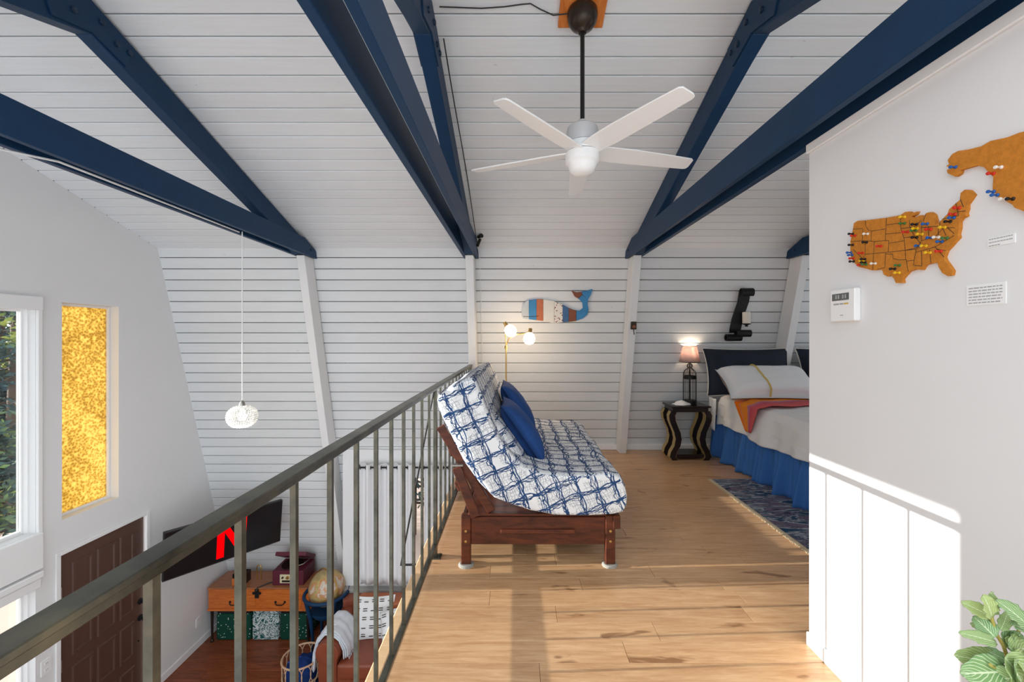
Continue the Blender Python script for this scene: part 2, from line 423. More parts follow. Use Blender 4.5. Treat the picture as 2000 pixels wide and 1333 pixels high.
# window bay wall below, with an opening behind the curtains
BD = 5.43
WX0, WX1, WZ0, WZ1 = -1.72, -0.62, -1.60, -0.32
mb = MB()
mb.box(BXL, WX0, BD, BD + 0.09, ZB, 0.0); mb.box(WX1, XR, BD, BD + 0.09, ZB, -0.02); mb.box(WX0, WX1, BD, BD + 0.09, WZ1, -0.005); mb.box(WX0, WX1, BD, BD + 0.09, ZB, WZ0)
mb.prism([(BD + 0.04, -0.01), (BD + 0.04, ZB), (wallD(ZB), ZB), (wallD(0), 0.0)], lambda a, b, w: (w, a, b), BXL, BXL + 0.05)
mb.build('wall_bay', 'plaster', kind='structure')
wb = thing('window_4', ((WX0 + WX1) / 2, BD, WZ0), 'white framed window half hidden behind the grommet curtain', 'window'); wb['kind'] = 'structure'
fw = 0.05
for a in ((WX0, WX0 + fw, WZ0, WZ1), (WX1 - fw, WX1, WZ0, WZ1), (WX0 + fw, WX1 - fw, WZ0, WZ0 + fw), (WX0 + fw, WX1 - fw, WZ1 - fw, WZ1)):
    bx(a[0], a[1], BD + 0.02, BD + 0.08, a[2], a[3]).build('frame_bar', 'trimwhite', wb)
bx(WX0 + fw, WX1 - fw, BD + 0.045, BD + 0.051, WZ0 + fw, WZ1 - fw).build('glass_pane', 'pane', wb)
bx(BXL, 0.6, BD - 0.09, BD, -1.86, -1.76).build('trim_7', 'ledge', kind='structure', bevel=0.004)

# ------------------------------------------------------------------ left gable wall with openings
holes = [(1.05, 2.27, -0.22, 1.70), (2.38, 3.585, -0.22, 1.70), (0.95, 2.27, -2.0, -0.70), (2.38, 3.585, -2.0, -0.70), (3.795, 4.338, -0.2, 1.77), (3.77, 4.66, ZB, -0.51)]
brk = sorted({-1.0, -0.05, RD, KD, 6.3} | {h[0] for h in holes} | {h[1] for h in holes})
def gtop(D):
    if D <= KD: return min(roofZ(D), 2.8 + D * 2) - 0.0
    return KZ - (D - KD) / LEAN
mb = MB()
for a, b in zip(brk[:-1], brk[1:]):
    spans = [(ZB, None)]
    hs = sorted([h for h in holes if h[0] <= a + 1e-6 and h[1] >= b - 1e-6], key=lambda h: h[2])
    segs = []; lo = ZB
    for h in hs:
        if h[2] > lo: segs.append((lo, h[2], h[2]))
        lo = h[3]
    segs.append((lo, gtop(a), gtop(b)))
    for z0, za, zb in segs:
        za = max(za, z0 + 0.001); zb = max(zb, z0 - 0.0)
        poly = [(a, z0), (b, z0), (b, zb), (a, za)]
        if abs(zb - z0) < 1e-4: poly = [(a, z0), (b, z0), (a, za)]
        mb.prism(poly, lambda p, q, w: (w, p, q), XL - 0.15, XL)
mb.build('wall_left', 'plaster', kind='structure')

def window(name, D0, D1, z0, z1, label, cols=1, depth=0.09):
    t = thing(name, (XL, (D0 + D1) / 2, z0), label, 'window'); t['kind'] = 'structure'
    x1 = XL - depth; x0 = x1 - 0.045; s = 0.028
    bx(x0, x1, D0, D0 + s, z0, z1).build('sash_stile', 'trimwhite', t, bevel=0.004)
    bx(x0, x1, D1 - s, D1, z0, z1).build('sash_stile', 'trimwhite', t, bevel=0.004)
    bx(x0, x1, D0 + s, D1 - s, z0, z0 + s).build('sash_rail', 'trimwhite', t, bevel=0.004)
    bx(x0, x1, D0 + s, D1 - s, z1 - s, z1).build('sash_rail', 'trimwhite', t, bevel=0.004)
    for d in (D0, D1 - 0.012):                      # stepped inner stop
        bx(x1, x1 + 0.035, d, d + 0.012, z0, z1).build('window_stop', 'trimwhite', t)
    bx(x1 - 0.026, x1 - 0.02, D0 + s, D1 - s, z0 + s, z1 - s).build('glass_pane', 'pane', t)
    return t
w1 = window('window_1', 1.05, 2.27, -0.22, 1.70, 'tall clear gable window nearer the camera, left of the one in view')
w2 = window('window_2', 2.38, 3.585, -0.22, 1.70, 'tall clear window with dark conifers behind it, beside the amber pane')
window('window_5', 0.95, 2.27, -2.0, -0.70, 'lower clear gable window nearer the camera')
window('window_3', 2.38, 3.585, -2.0, -0.70, 'lower clear window left of the brown door, pinkish patio outside')
# raised casing, header cassette and apron of the big window
trims = [('trim_1', (XL, XL + 0.022, 3.585, 3.625, -0.24, 1.70)), ('trim_2', (XL, XL + 0.055, 0.90, 3.60, 1.685, 1.80)),
         ('trim_3', (XL, XL + 0.045, 0.90, 3.61, -0.53, -0.22)), ('trim_4', (XL, XL + 0.06, 0.90, 3.60, -0.60, -0.545)), ('trim_5', (XL, XL + 0.035, 0.90, 3.60, -0.69, -0.61))]
for nm, a in trims: bx(*a).build(nm, 'trimwhite', kind='structure', bevel=0.006)
# amber window
ta = thing('window_6', (XL, 4.07, -0.2), 'tall narrow window of hammered amber glass', 'window'); ta['kind'] = 'structure'
for a in ((3.795, 3.82, -0.2, 1.77), (4.313, 4.338, -0.2, 1.77), (3.82, 4.313, -0.2, -0.175), (3.82, 4.313, 1.745, 1.77)):
    bx(XL - 0.125, XL - 0.085, *a).build('glass_stop', 'trimwhite', ta, bevel=0.003)
bx(XL - 0.115, XL - 0.107, 3.82, 4.313, -0.175, 1.745).build('amber_pane', 'amber', ta)
# door
td = thing('door_1', (XL, 4.215, ZB), 'dark brown panelled entry door with black knobs', 'door'); td['kind'] = 'structure'
bx(XL - 0.055, XL - 0.015, 3.785, 4.645, ZB + 0.01, -0.525).build('door_leaf', 'doorbrown', td, bevel=0.003)
cols = [(3.89, 4.09), (4.125, 4.325), (4.36, 4.53)]
rows = [(-1.02, -0.63), (-1.50, -1.12), (-1.98, -1.60), (-2.45, -2.08)]
for r0, r1 in rows:
    for c0, c1 in cols:
        p = MB(); x0, x1 = XL - 0.016, XL - 0.002
        i = 0.03
        p.add([(x0, c0, r0), (x0, c1, r0), (x0, c1, r1), (x0, c0, r1), (x1, c0 + 0.008, r0 + 0.008), (x1, c1 - 0.008, r0 + 0.008), (x1, c1 - 0.008, r1 - 0.008), (x1, c0 + 0.008, r1 - 0.008),
               (x1, c0 + i, r0 + i), (x1, c1 - i, r0 + i), (x1, c1 - i, r1 - i), (x1, c0 + i, r1 - i), (x0 + 0.002, c0 + i + 0.006, r0 + i + 0.006), (x0 + 0.002, c1 - i - 0.006, r0 + i + 0.006), (x0 + 0.002, c1 - i - 0.006, r1 - i - 0.006), (x0 + 0.002, c0 + i + 0.006, r1 - i - 0.006)],
              [(a, (a + 1) % 4, 4 + (a + 1) % 4, 4 + a) for a in range(4)] + [(4 + a, 4 + (a + 1) % 4, 8 + (a + 1) % 4, 8 + a) for a in range(4)] + [(8 + a, 8 + (a + 1) % 4, 12 + (a + 1) % 4, 12 + a) for a in range(4)] + [(12, 13, 14, 15)])
        p.build('door_panel', 'doorbrown', td)
RY = Matrix.Rotation(math.radians(90), 3, 'Y')
MB().lathe([(0.0, 0), (0.032, 0), (0.032, 0.01), (0.013, 0.016), (0.011, 0.035), (0.028, 0.045), (0.03, 0.058), (0.018, 0.07), (0, 0.07)], (XL - 0.016, 4.60, -1.62), 20, RY).build('door_knob', 'blacksteel', td, smooth=40)
MB().lathe([(0.0, 0), (0.03, 0), (0.03, 0.012), (0.02, 0.018), (0, 0.018)], (XL - 0.016, 4.60, -1.44), 20, RY).build('deadbolt', 'blacksteel', td, smooth=40)
bx(XL - 0.002, XL + 0.016, 4.592, 4.608, -1.46, -1.42).build('thumb_turn', 'blacksteel', td, bevel=0.002)
MB().lathe([(0.0, 0), (0.008, 0), (0.008, 0.006), (0, 0.006)], (XL - 0.016, 4.58, -1.86), 12, RY).build('door_screw', 'blacksteel', td)
for hz in (-0.86, -1.52, -2.28):
    h = MB().box(XL - 0.014, XL - 0.004, 3.765, 3.80, hz - 0.05, hz + 0.05); h.tube([(XL + 0.002, 3.785, hz - 0.055), (XL + 0.002, 3.785, hz + 0.055)], 0.007, 8)
    h.build('hinge', 'chrome', td)
for nm, a in (('trim_8', (XL, XL + 0.016, 3.735, 3.775, ZB, -0.475)), ('trim_9', (XL, XL + 0.016, 4.655, 4.695, ZB, -0.475)), ('trim_10', (XL, XL + 0.016, 3.775, 4.655, -0.515, -0.475))):
    bx(*a).build(nm, 'trimwhite', kind='structure', bevel=0.003)
bx(XL, XL + 0.014, 4.70, 6.15, ZB, ZB + 0.09).build('baseboard_left', 'trimwhite', kind='structure', bevel=0.004)
# light switch plate and low outlet on the gable wall
def plate(name, y, z, w_, h_, label, outlet):
    t = thing(name, (XL, y, z - h_ / 2), label, 'wall plate')
    bx(XL, XL + 0.006, y - w_ / 2, y + w_ / 2, z - h_ / 2, z + h_ / 2).build('cover_plate', 'plasticwhite', t, bevel=0.002)
    if outlet:
        for s in (-1, 1):
            so = bx(XL + 0.006, XL + 0.009, y - 0.016, y + 0.016, z + s * 0.028 - 0.013, z + s * 0.028 + 0.013).build('socket', 'plasticwhite', t, bevel=0.002)
            for q in (-1, 1): bx(XL + 0.009, XL + 0.0095, y + q * 0.006 - 0.0012, y + q * 0.006 + 0.0012, z + s * 0.028 - 0.006, z + s * 0.028 + 0.006).build('slot', 'blacksteel', so)
plate('outlet_plate', 3.665, -1.42, 0.085, 0.13, 'white plate with slotted sockets just left of the brown door', True)
plate('outlet_plate', 5.42, -2.22, 0.075, 0.115, 'low white outlet plate near the orange wooden desk', True)

# ------------------------------------------------------------------ floors
floor = bx(-0.56, XR, -0.5, 5.46, -0.24, -0.016).build('floor', 'oak', kind='structure')
pitch = 0.1332
for kk in range(-9, 27):
    d0 = 2.005 + pitch * (kk - 1); d1 = min(d0 + pitch, 5.47)
    x = -0.575 - R.uniform(0, 1.0) * 0; first = R.uniform(0.35, 1.4)
    while x < XR - 0.05:
        L = first if first else R.choice([1.22, 1.22, 1.0, 0.82, 1.4]); first = None
        x1 = min(x + L, XR)
        p = MB().box(x + 0.0007, x1 - 0.0007, d0 + 0.0007, d1 - 0.0007, -0.016, 0.0)
        p.build('floor_plank', 'oak', floor, bevel=0.0012)
        x = x1
bx(-0.635, -0.577, -0.5, 5.47, -0.03, 0.006).build('trim_11', 'nosing', kind='structure', bevel=0.006)
bx(-0.62, -0.565, -0.5, 5.42, -0.30, -0.03).build('trim_12', 'trimwhite', kind='structure')
floor2 = bx(XL - 0.15, XR, -0.5, 6.3, ZB - 0.2, ZB - 0.014).build('floor', 'redwood', kind='structure')
dd = 3.6
while dd < 6.1:
    x = XL + 0.002; first = R.uniform(0.3, 1.1)
    while x < -0.6:
        L = first if first else R.uniform(0.8, 1.3); first = None; x1 = min(x + L, -0.6)
        bx(x + 0.001, x1 - 0.001, dd + 0.001, dd + 0.119, ZB - 0.014, ZB).build('floor_plank', 'redwood', floor2, bevel=0.0015)
        x = x1
    dd += 0.12
bx(-0.45, XR, wallD(0.1) - 0.04, wallD(0.0) - 0.012, 0.0, 0.07).build('baseboard_back', 'trimwhite', kind='structure', bevel=0.006)

# ------------------------------------------------------------------ partition box on the right (wall with the maps)
WX = 1.385
mb = bx(WX, WX + 0.1, -0.6, 1.98, 0.0, 2.36)
mb.build('wall_right', 'plaster', kind='structure')
mb = bx(WX + 0.1, XR, 1.88, 1.98, 0.0, 2.36); mb.build('wall_alcove_shade', 'plaster', kind='structure')  # unseen wall added to keep light from behind out of the bed alcove
MB().box(XR, XR + 0.1, -0.5, 2.5, ZB, 3.4).box(XR, XR + 0.1, 4.3, 6.2, ZB, 3.4).box(XR, XR + 0.1, 2.5, 4.3, ZB, 0.7).box(XR, XR + 0.1, 2.5, 4.3, 2.1, 3.4).build('wall_far_gable', 'plaster', kind='structure')  # opening in this gable is unseen, added so daylight reaches the bed
bx(WX - 0.012, WX, -0.6, 1.985, 0.0, 0.062).build('baseboard_right', 'trimwhite', kind='structure', bevel=0.003)
bx(WX - 0.014, WX, -0.6, 1.985, 2.318, 2.36).build('trim_6', 'trimwhite', kind='structure', bevel=0.003)

# ------------------------------------------------------------------ trusses and wall posts
TX = [(-2.37, 'leftmost'), (-0.51, 'middle'), (1.343, 'right-hand'), (3.20, 'far right')]
TL = ['navy blue timber truss nearest the gable wall, carrying the pendant cord', 'navy blue timber truss above the steel railing, seen almost from straight below',
      'navy blue timber truss right of the ceiling fan, over the map wall', 'navy blue truss end just visible above the bed by the map wall edge']
PL = ['white post at the pendant lamp, running down to the lower floor', 'white post behind the end of the steel railing', 'white post between the whale plaque and the bedside lamp', 'white post beside the bed at the edge of the map wall']
for (c, _), lab, pl in zip(TX, TL, PL):
    t = thing('roof_truss', (c, RD, 2.36), lab, 'roof truss', 'navy roof trusses')
    hw = 0.0445; fy = lambda a, b, w_: (w_, a, b)
    o = 0.016
    rf = [(RD, RZ - o), (4.66, roofZ(4.66) - o), (4.72, roofZ(4.72) - 0.10), (4.55, roofZ(4.55) - o - 0.194), (RD + 0.0, RZ - o - 0.194)]
    MB().prism(rf, fy, c - hw, c + hw).build('rafter', 'navy', t, bevel=0.004)
    rn = [(2 * RD - a, b) for a, b in rf]
    MB().prism(rn, fy, c - hw + 0.001, c + hw - 0.001).build('rafter', 'navy', t, bevel=0.004)
    tie = [(-0.10, 2.36), (4.86, 2.36), (4.815, 2.445), (4.56, 2.538), (0.05, 2.538)]
    for s in (-1, 1):
        a, b = c + s * hw, c + s * (hw + 0.038)
        MB().prism(tie, fy, min(a, b), max(a, b)).build('tie_plank', 'navy', t, bevel=0.003)
        g0 = c + s * hw; g1 = c + s * (hw + 0.008)
        gp = [(RD - 0.26, roofZ(RD - 0.26) - 0.03), (RD, RZ - 0.03), (RD + 0.26, roofZ(RD + 0.26) - 0.03), (RD + 0.20, roofZ(RD + 0.20) - 0.19), (RD, RZ - 0.20), (RD - 0.20, roofZ(RD - 0.2) - 0.19)]
        MB().prism(gp, fy, min(g0, g1), max(g0, g1)).build('gusset_plate', 'navy', t)
        RX = Matrix.Rotation(math.radians(90 * s), 3, 'Y')
        for q in (-0.2, -0.1, 0.05, 0.14, 0.22):
            MB().lathe([(0, 0), (0.016, 0), (0.016, 0.008), (0.009, 0.012), (0, 0.013)], (c + s * (hw + 0.008), RD + q, roofZ(RD + q) - 0.09 - (0.03 if q in (-0.1, 0.14) else 0)), 10, RX).build('bolt', 'boltnavy', t)
        MB().lathe([(0, 0), (0.014, 0), (0.014, 0.008), (0, 0.012)], (c + s * (hw + 0.038), 4.70, 2.43), 10, RX).build('bolt', 'boltnavy', t)
    zb_ = ZB if c < -1 else 0.0
    d = 0.20
    pp = [(wallD(2.36) - 0.02 - d, 2.36), (wallD(2.36) - 0.014, 2.36), (wallD(zb_) - 0.014, zb_), (wallD(zb_) - 0.02 - d, zb_)]
    MB().prism(pp, fy, c - hw, c + hw).build('wall_post', 'postwhite', None, bevel=0.004, label=pl, category='post', group='white leaning posts')

# ------------------------------------------------------------------ loft railing
RXc = -0.53
t = thing('loft_railing', (RXc, 2.7, 0.0), 'dark steel railing with square balusters along the loft edge', 'railing')
hr = MB().box(RXc - 0.021, RXc + 0.021, -0.3, 5.09, 1.122, 1.134); hr.box(RXc - 0.015, RXc + 0.015, -0.3, 5.09, 1.106, 1.122)
hr.build('handrail', 'steel', t, bevel=0.002)
MB().box(RXc - 0.014, RXc + 0.014, -0.3, 5.2, 0.072, 0.092).build('bottom_rail', 'steel', t, bevel=0.002)
bm_ = MB().box(-0.007, 0.007, -0.007, 0.007, -0.507, 0.507).mesh('baluster', 'steel', (0, 0, 0))
for i in range(-4, 23):
    D = 0.612 + 0.1965 * i
    if i in (11, 22):
        po = bx(RXc - 0.0125, RXc + 0.0125, D - 0.0125, D + 0.0125, 0.0, 1.106).build('railing_post', 'steel', t, bevel=0.002)
        bx(RXc - 0.03, RXc + 0.04, D - 0.035, D + 0.035, 0.0, 0.007).build('foot_plate', 'steel', po, bevel=0.002)
        for sx, sy in ((0.027, -0.02), (0.027, 0.02)):
            MB().lathe([(0, 0), (0.007, 0), (0.007, 0.006), (0, 0.008)], (RXc + sx, D + sy, 0.007), 8).build('plate_bolt', 'steel', po)
    else:
        place('baluster', bm_, (RXc, D, 0.599), t)
Db = 0.612 + 0.1965 * 11 - 0.03
MB().tube([(RXc - 0.005, Db, 1.10), (RXc - 0.22, Db, -0.04)], 0.006, 6).build('diagonal_brace', 'blacksteel', t)
MB().tube([(RXc - 0.22, Db, -0.035), (RXc - 0.10, Db, -0.035)], 0.007, 6).build('brace_foot', 'blacksteel', t)

# ------------------------------------------------------------------ ceiling fan
FX, FD = 0.374, 2.35
t = thing('ceiling_fan', (FX, FD, 2.35), 'white five-blade ceiling fan on a black downrod', 'ceiling fan')
blk = MB().box(-0.128, 0.128, -0.15, 0.13, -0.032, 0.0)
blk.xf(Matrix.Translation((FX, FD - 0.03, roofZ(FD - 0.03) - 0.001)) @ Matrix.Rotation(-math.atan(TAN), 4, 'X'))
cb = blk.build('mounting_block', 'cedar', t, bevel=0.003, label='square honey-coloured wooden mounting block')
prof = [(0.0, 0.0), (0.022, 0.0), (0.026, 0.012), (0.038, 0.02), (0.062, 0.036), (0.079, 0.062), (0.085, 0.095), (0.082, 0.125), (0.07, 0.14), (0, 0.14)]
MB().lathe(prof, (FX, FD, 3.155), 28).build('canopy', 'darkbronze', t, smooth=40, label='dark bronze domed canopy')
MB().tube([(FX, FD, 2.64), (FX, FD, 3.17)], 0.0125, 12).build('downrod', 'blackrod', t, smooth=40)
MB().lathe([(0, 2.632), (0.035, 2.632), (0.034, 2.655), (0.026, 2.664), (0, 2.664)], (FX, FD, 0), 20).build('rod_collar', 'fangrey', t, smooth=40)
MB().lathe([(0, 2.535), (0.086, 2.535), (0.089, 2.55), (0.089, 2.60), (0.084, 2.622), (0.07, 2.632), (0.036, 2.637), (0, 2.637)], (FX, FD, 0), 32).build('motor_housing', 'fangrey', t, smooth=40)
MB().lathe([(0, 2.486), (0.09, 2.486), (0.09, 2.531), (0, 2.531)], (FX, FD, 0), 32).build('blade_hub', 'fanwhite', t, smooth=40)
MB().lathe([(0, 2.36), (0.03, 2.36), (0.058, 2.372), (0.073, 2.39), (0.078, 2.408), (0.082, 2.418), (0.094, 2.428), (0.096, 2.47), (0.093, 2.48), (0, 2.48)], (FX, FD, 0), 32).build('lower_cap', 'fanwhite', t, smooth=40)
# one blade outline (x along radius)
out = [(0.05, -0.062), (0.16, -0.070), (0.30, -0.070), (0.50, -0.062), (0.665, -0.052), (0.682, -0.040), (0.69, 0.02), (0.684, 0.038), (0.668, 0.044), (0.45, 0.052), (0.22, 0.056), (0.05, 0.05)]
bl = MB().prism(out, lambda a, b, c_: (a, b, c_), -0.004, 0.004)
bl.xf(Matrix.Rotation(math.radians(-13), 4, 'X'))
blm = bl.mesh('fan_blade', 'fanwhite', (0, 0, 0), bevel=0.002)
for q in range(5):
    a = math.radians(-58.4 + 72 * q)
    place('fan_blade', blm, (FX, FD, 2.487), t, rot=(0, 0, a))
# cable from truss to canopy, along the ceiling boards
pts = []
for i, (x, y) in enumerate([(858, 9), (900, 10), (940, 11), (985, 9), (1018, 6), (1036, 5), (1055, 12), (1082, 20), (1108, 18), (1118, 16)]):
    D = 2.335 if i < 8 else 2.30
    z = roofZ(D) - 0.020 if i < 8 else roofZ(D) - 0.06
    X = (x - 1007) / F_PX * D
    pts.append((X, D + (y - 9) * 0.004, z - (y - 9) * 0.0012))
MB().tube(pts, 0.0035, 6).build('power_cable', 'cable_dark', None, smooth=60, label='thin dark cable looping along the ceiling to the fan canopy', category='cable')
c0 = TX[1][0] + 0.09
pts = [(c0, D, roofZ(D) - 0.05 - 0.03 * math.sin(D * 3)) for D in [2.45 + 0.22 * i for i in range(10)]] + [(c0 + 0.006, 4.62, 2.47)]
MB().tube(pts, 0.004, 6).build('power_cable', 'cable_dark', None, smooth=60, label='dark cable running down the side of the truss above the railing', category='cable')
ts = thing('clip_spotlight', (c0 + 0.03, 4.62, 2.40), 'small black clip spotlight at the truss foot above the railing', 'spotlight')
MB().tube([(c0, 4.60, 2.45), (c0 + 0.035, 4.58, 2.53)], 0.016, 10).build('clip', 'blacksteel', ts)
MB().tube([(c0 + 0.01, 4.57, 2.545), (c0 + 0.055, 4.52, 2.55)], [0.014, 0.024], 12).build('lamp_head', 'blacksteel', ts, smooth=40)
MB().tube([(c0 + 0.002, 4.60, 2.46), (c0 + 0.008, wallD(2.2) - 0.03, 2.35), (c0 + 0.012, wallD(1.9) - 0.012, 1.9), (c0 + 0.012, wallD(1.2) - 0.012, 1.2), (c0 + 0.012, wallD(0.1) - 0.012, 0.1)], 0.003, 6).build('power_cable', 'cable_white', None, smooth=60, label='thin white cord hanging down the wall beside the railing-end post', category='cable')

# ------------------------------------------------------------------ pendant lamp over the lower room
PX_, PD_ = -2.37, 3.64
t = thing('pendant_lamp', (PX_, PD_, 0.67), 'glowing white beaded globe pendant hanging by the stairwell wall', 'pendant lamp')
MB().tube([(PX_, PD_, 0.885), (PX_, PD_, 2.37)], 0.0045, 6).build('cord', 'cable_white', t)
MB().lathe([(0, 0.855), (0.026, 0.86), (0.02, 0.885), (0.008, 0.905), (0, 0.907)], (PX_, PD_, 0), 16).build('socket_cap', 'chrome', t, smooth=40)
k = N('crystal_beads')
tlp = k.n('ShaderNodeBsdfTranslucent'); tlp.inputs[0].default_value = (0.9, 0.9, 0.88, 1)
gpp = k.n('ShaderNodeBsdfGlossy'); gpp.inputs['Roughness'].default_value = 0.1
em = k.n('ShaderNodeEmission'); em.inputs[0].default_value = (1, 0.97, 0.92, 1); em.inputs[1].default_value = 0.05
m1 = k.n('ShaderNodeMixShader'); m1.inputs[0].default_value = 0.3; k.l(tlp.outputs[0], m1.inputs[1]); k.l(gpp.outputs[0], m1.inputs[2])
ad = k.n('ShaderNodeAddShader'); k.l(m1.outputs[0], ad.inputs[0]); k.l(em.outputs[0], ad.inputs[1]); k.l(ad.outputs[0], k.out.inputs[0])
M['beads'] = k.m
mb = MB()
for r in range(13):
    ph = math.pi * (0.08 + 0.84 * r / 12); rr = 0.116 * math.sin(ph) ** 0.7; zz = 0.767 + 0.088 * math.cos(ph)
    n = max(8, int(2 * math.pi * rr / 0.0205))
    for j in range(n):
        th = 2 * math.pi * (j + 0.5 * (r % 2)) / n; s = 0.0105
        cx, cy = PX_ + rr * math.cos(th), PD_ + rr * math.sin(th)
        mb.add([(cx + s, cy, zz), (cx - s, cy, zz), (cx, cy + s, zz), (cx, cy - s, zz), (cx, cy, zz + s), (cx, cy, zz - s)], [(0, 2, 4), (2, 1, 4), (1, 3, 4), (3, 0, 4), (2, 0, 5), (1, 2, 5), (3, 1, 5), (0, 3, 5)])
mb.build('beaded_shade', 'beads', t, kind='stuff')
MB().lathe([(0.002, 0.725), (0.025, 0.735), (0.035, 0.765), (0.025, 0.80), (0.015, 0.83), (0.0, 0.83)], (PX_, PD_, 0), 16).build('bulb', 'bulb_white', t, smooth=180)
def lamp(name, loc, energy, color, radius=0.03, parent=None):
    l = bpy.data.lights.new(name, 'POINT'); l.energy = energy; l.color = color; l.shadow_soft_size = radius
    o = bpy.data.objects.new(name, l); COL.objects.link(o)
    p = WL[parent.name] if parent else (0, 0, 0)
    if parent: o.parent = parent
    o.location = (loc[0] - p[0], loc[1] - p[1], loc[2] - p[2])
lamp('pendant_light', (PX_, PD_, 0.60), 6, (1, 0.95, 0.88), 0.1, t)
MB().tube([(PX_ - 0.02, 1.5, 2.30), (PX_ - 0.02, 1.9, 2.315), (PX_ + 0.03, 2.15, 2.352), (PX_ + 0.02, 2.4, 2.356), (PX_, 3.6, 2.356)], 0.006, 6).build('power_cable', 'cable_white', None, smooth=60, label='pale cable swagged under the left truss towards the pendant', category='cable')

# ------------------------------------------------------------------ television in the corner
A = Vector((-3.72, 4.44, -0.62)); B = Vector((-2.97, 5.36, -0.62))
ax = (B - A).normalized(); nrm = Vector((ax.y, -ax.x, 0)); tilt = math.radians(8)
up = (Vector((0, 0, 1)) * math.cos(tilt) + nrm * math.sin(tilt)).normalized(); nr = ax.cross(up)
if nr.dot(nrm) < 0: nr = -nr
W_, Hh = (B - A).length, 0.56
base = A - up * Hh
MT = Matrix.Translation(base) @ Matrix(((ax.x, nr.x, up.x, 0), (ax.y, nr.y, up.y, 0), (ax.z, nr.z, up.z, 0), (0, 0, 0, 1)))
t = thing('television', tuple(base + ax * W_ / 2), 'wall-mounted black television showing a large red letter N', 'television')
MB().box(0, W_, -0.045, 0.0, 0, Hh).xf(MT).build('cabinet', 'tvframe', t, bevel=0.006)
MB().box(0.012, W_ - 0.012, 0.0, 0.003, 0.018, Hh - 0.012).xf(MT).build('screen', 'tvblack', t)
cx = W_ * 0.535; hh = 0.225; cz = Hh / 2; wv = 0.075; off = 0.112
fyl = lambda a, b, c_: (a, c_, b)
for poly, nm in (([(cx - off - wv / 2, cz - hh), (cx - off + wv / 2, cz - hh), (cx - off + wv / 2, cz + hh), (cx - off - wv / 2, cz + hh)], 'logo_stroke'),
                 ([(cx + off - wv / 2, cz - hh), (cx + off + wv / 2, cz - hh), (cx + off + wv / 2, cz + hh), (cx + off - wv / 2, cz + hh)], 'logo_stroke')):
    MB().prism(poly, fyl, 0.0031, 0.0036).xf(MT).build(nm, 'red_logo', t)
MB().prism([(cx - off - wv / 2, cz + hh), (cx - off + wv / 2, cz + hh), (cx + off + wv / 2, cz - hh), (cx + off - wv / 2, cz - hh)], fyl, 0.0037, 0.0042).xf(MT).build('logo_stroke', 'red_logo', t)
MB().box(W_ * 0.4, W_ * 0.6, -0.10, -0.045, Hh * 0.3, Hh * 0.7).xf(MT).build('wall_bracket', 'blacksteel', t)
pbk = MT @ Vector((W_ / 2, -0.09, Hh / 2))
MB().tube([tuple(pbk), (-3.75, 5.3, -0.95), (XL + 0.022, 5.45, -0.95)], 0.02, 8).build('bracket_arm', 'blacksteel', t)

# ------------------------------------------------------------------ orange wooden desk with drawers
DX0, DX1, DF, DB_, DT = -4.02, -2.70, 5.49, 5.88, -1.82
t = thing('writing_desk', ((DX0 + DX1) / 2, (DF + DB_) / 2, ZB), 'orange wooden desk with two drawers on thin dark legs', 'desk')
bx(DX0, DX1, DF, DB_, -2.10, DT - 0.02).build('desk_body', 'orangewood', t, bevel=0.006)
bx(DX0 - 0.012, DX1 + 0.012, DF - 0.012, DB_ + 0.005, DT - 0.02, DT).build('desk_top', 'tabletop', t, bevel=0.005)
bx(DX0 - 0.01, DX1 + 0.01, DF - 0.01, DB_, -2.125, -2.10).build('base_moulding', 'orangewood', t, bevel=0.004)
for a, b in ((DX0 + 0.08, -3.40), (-3.35, DX1 - 0.10)):
    d = bx(a, b, DF - 0.006, DF + 0.01, -2.08, -1.955).build('drawer', 'orangewood', t, bevel=0.003)
    m_ = (a + b) / 2
    MB().tube([(m_ - 0.06, DF - 0.006, -2.005), (m_ - 0.055, DF - 0.025, -2.02), (m_ - 0.03, DF - 0.03, -2.035), (m_ + 0.03, DF - 0.03, -2.035), (m_ + 0.055, DF - 0.025, -2.02), (m_ + 0.06, DF - 0.006, -2.005)], 0.006, 6).build('bail_handle', 'blacksteel', d, smooth=60)
    for s in (-1, 1): MB().lathe([(0, 0), (0.016, 0), (0.012, 0.008), (0, 0.01)], (m_ + s * 0.06, DF - 0.006, -2.005), 10, Matrix.Rotation(math.radians(90), 3, 'X')).build('handle_boss', 'blacksteel', d)
la = bx(-3.40, -3.35, DF - 0.022, DF - 0.012, -1.95, -1.83).build('latch_plate', 'blacksteel', t, bevel=0.003)
bx(-3.43, -3.32, DF - 0.024, DF - 0.014, -1.90, -1.87).build('latch_bar', 'blacksteel', la, bevel=0.003)
for x in (DX0 + 0.03, DX1 - 0.03):
    for y in (DF + 0.03, DB_ - 0.03):
        lg = MB().tube([(x, y, ZB + 0.03), (x, y, -2.12)], [0.013, 0.02], 10).build('leg', 'blackwood', t, smooth=40)
        MB().lathe([(0, ZB), (0.02, ZB), (0.022, ZB + 0.02), (0.012, ZB + 0.035), (0, ZB + 0.035)], (x, y, 0), 10).build('caster', 'darkbronze', lg)

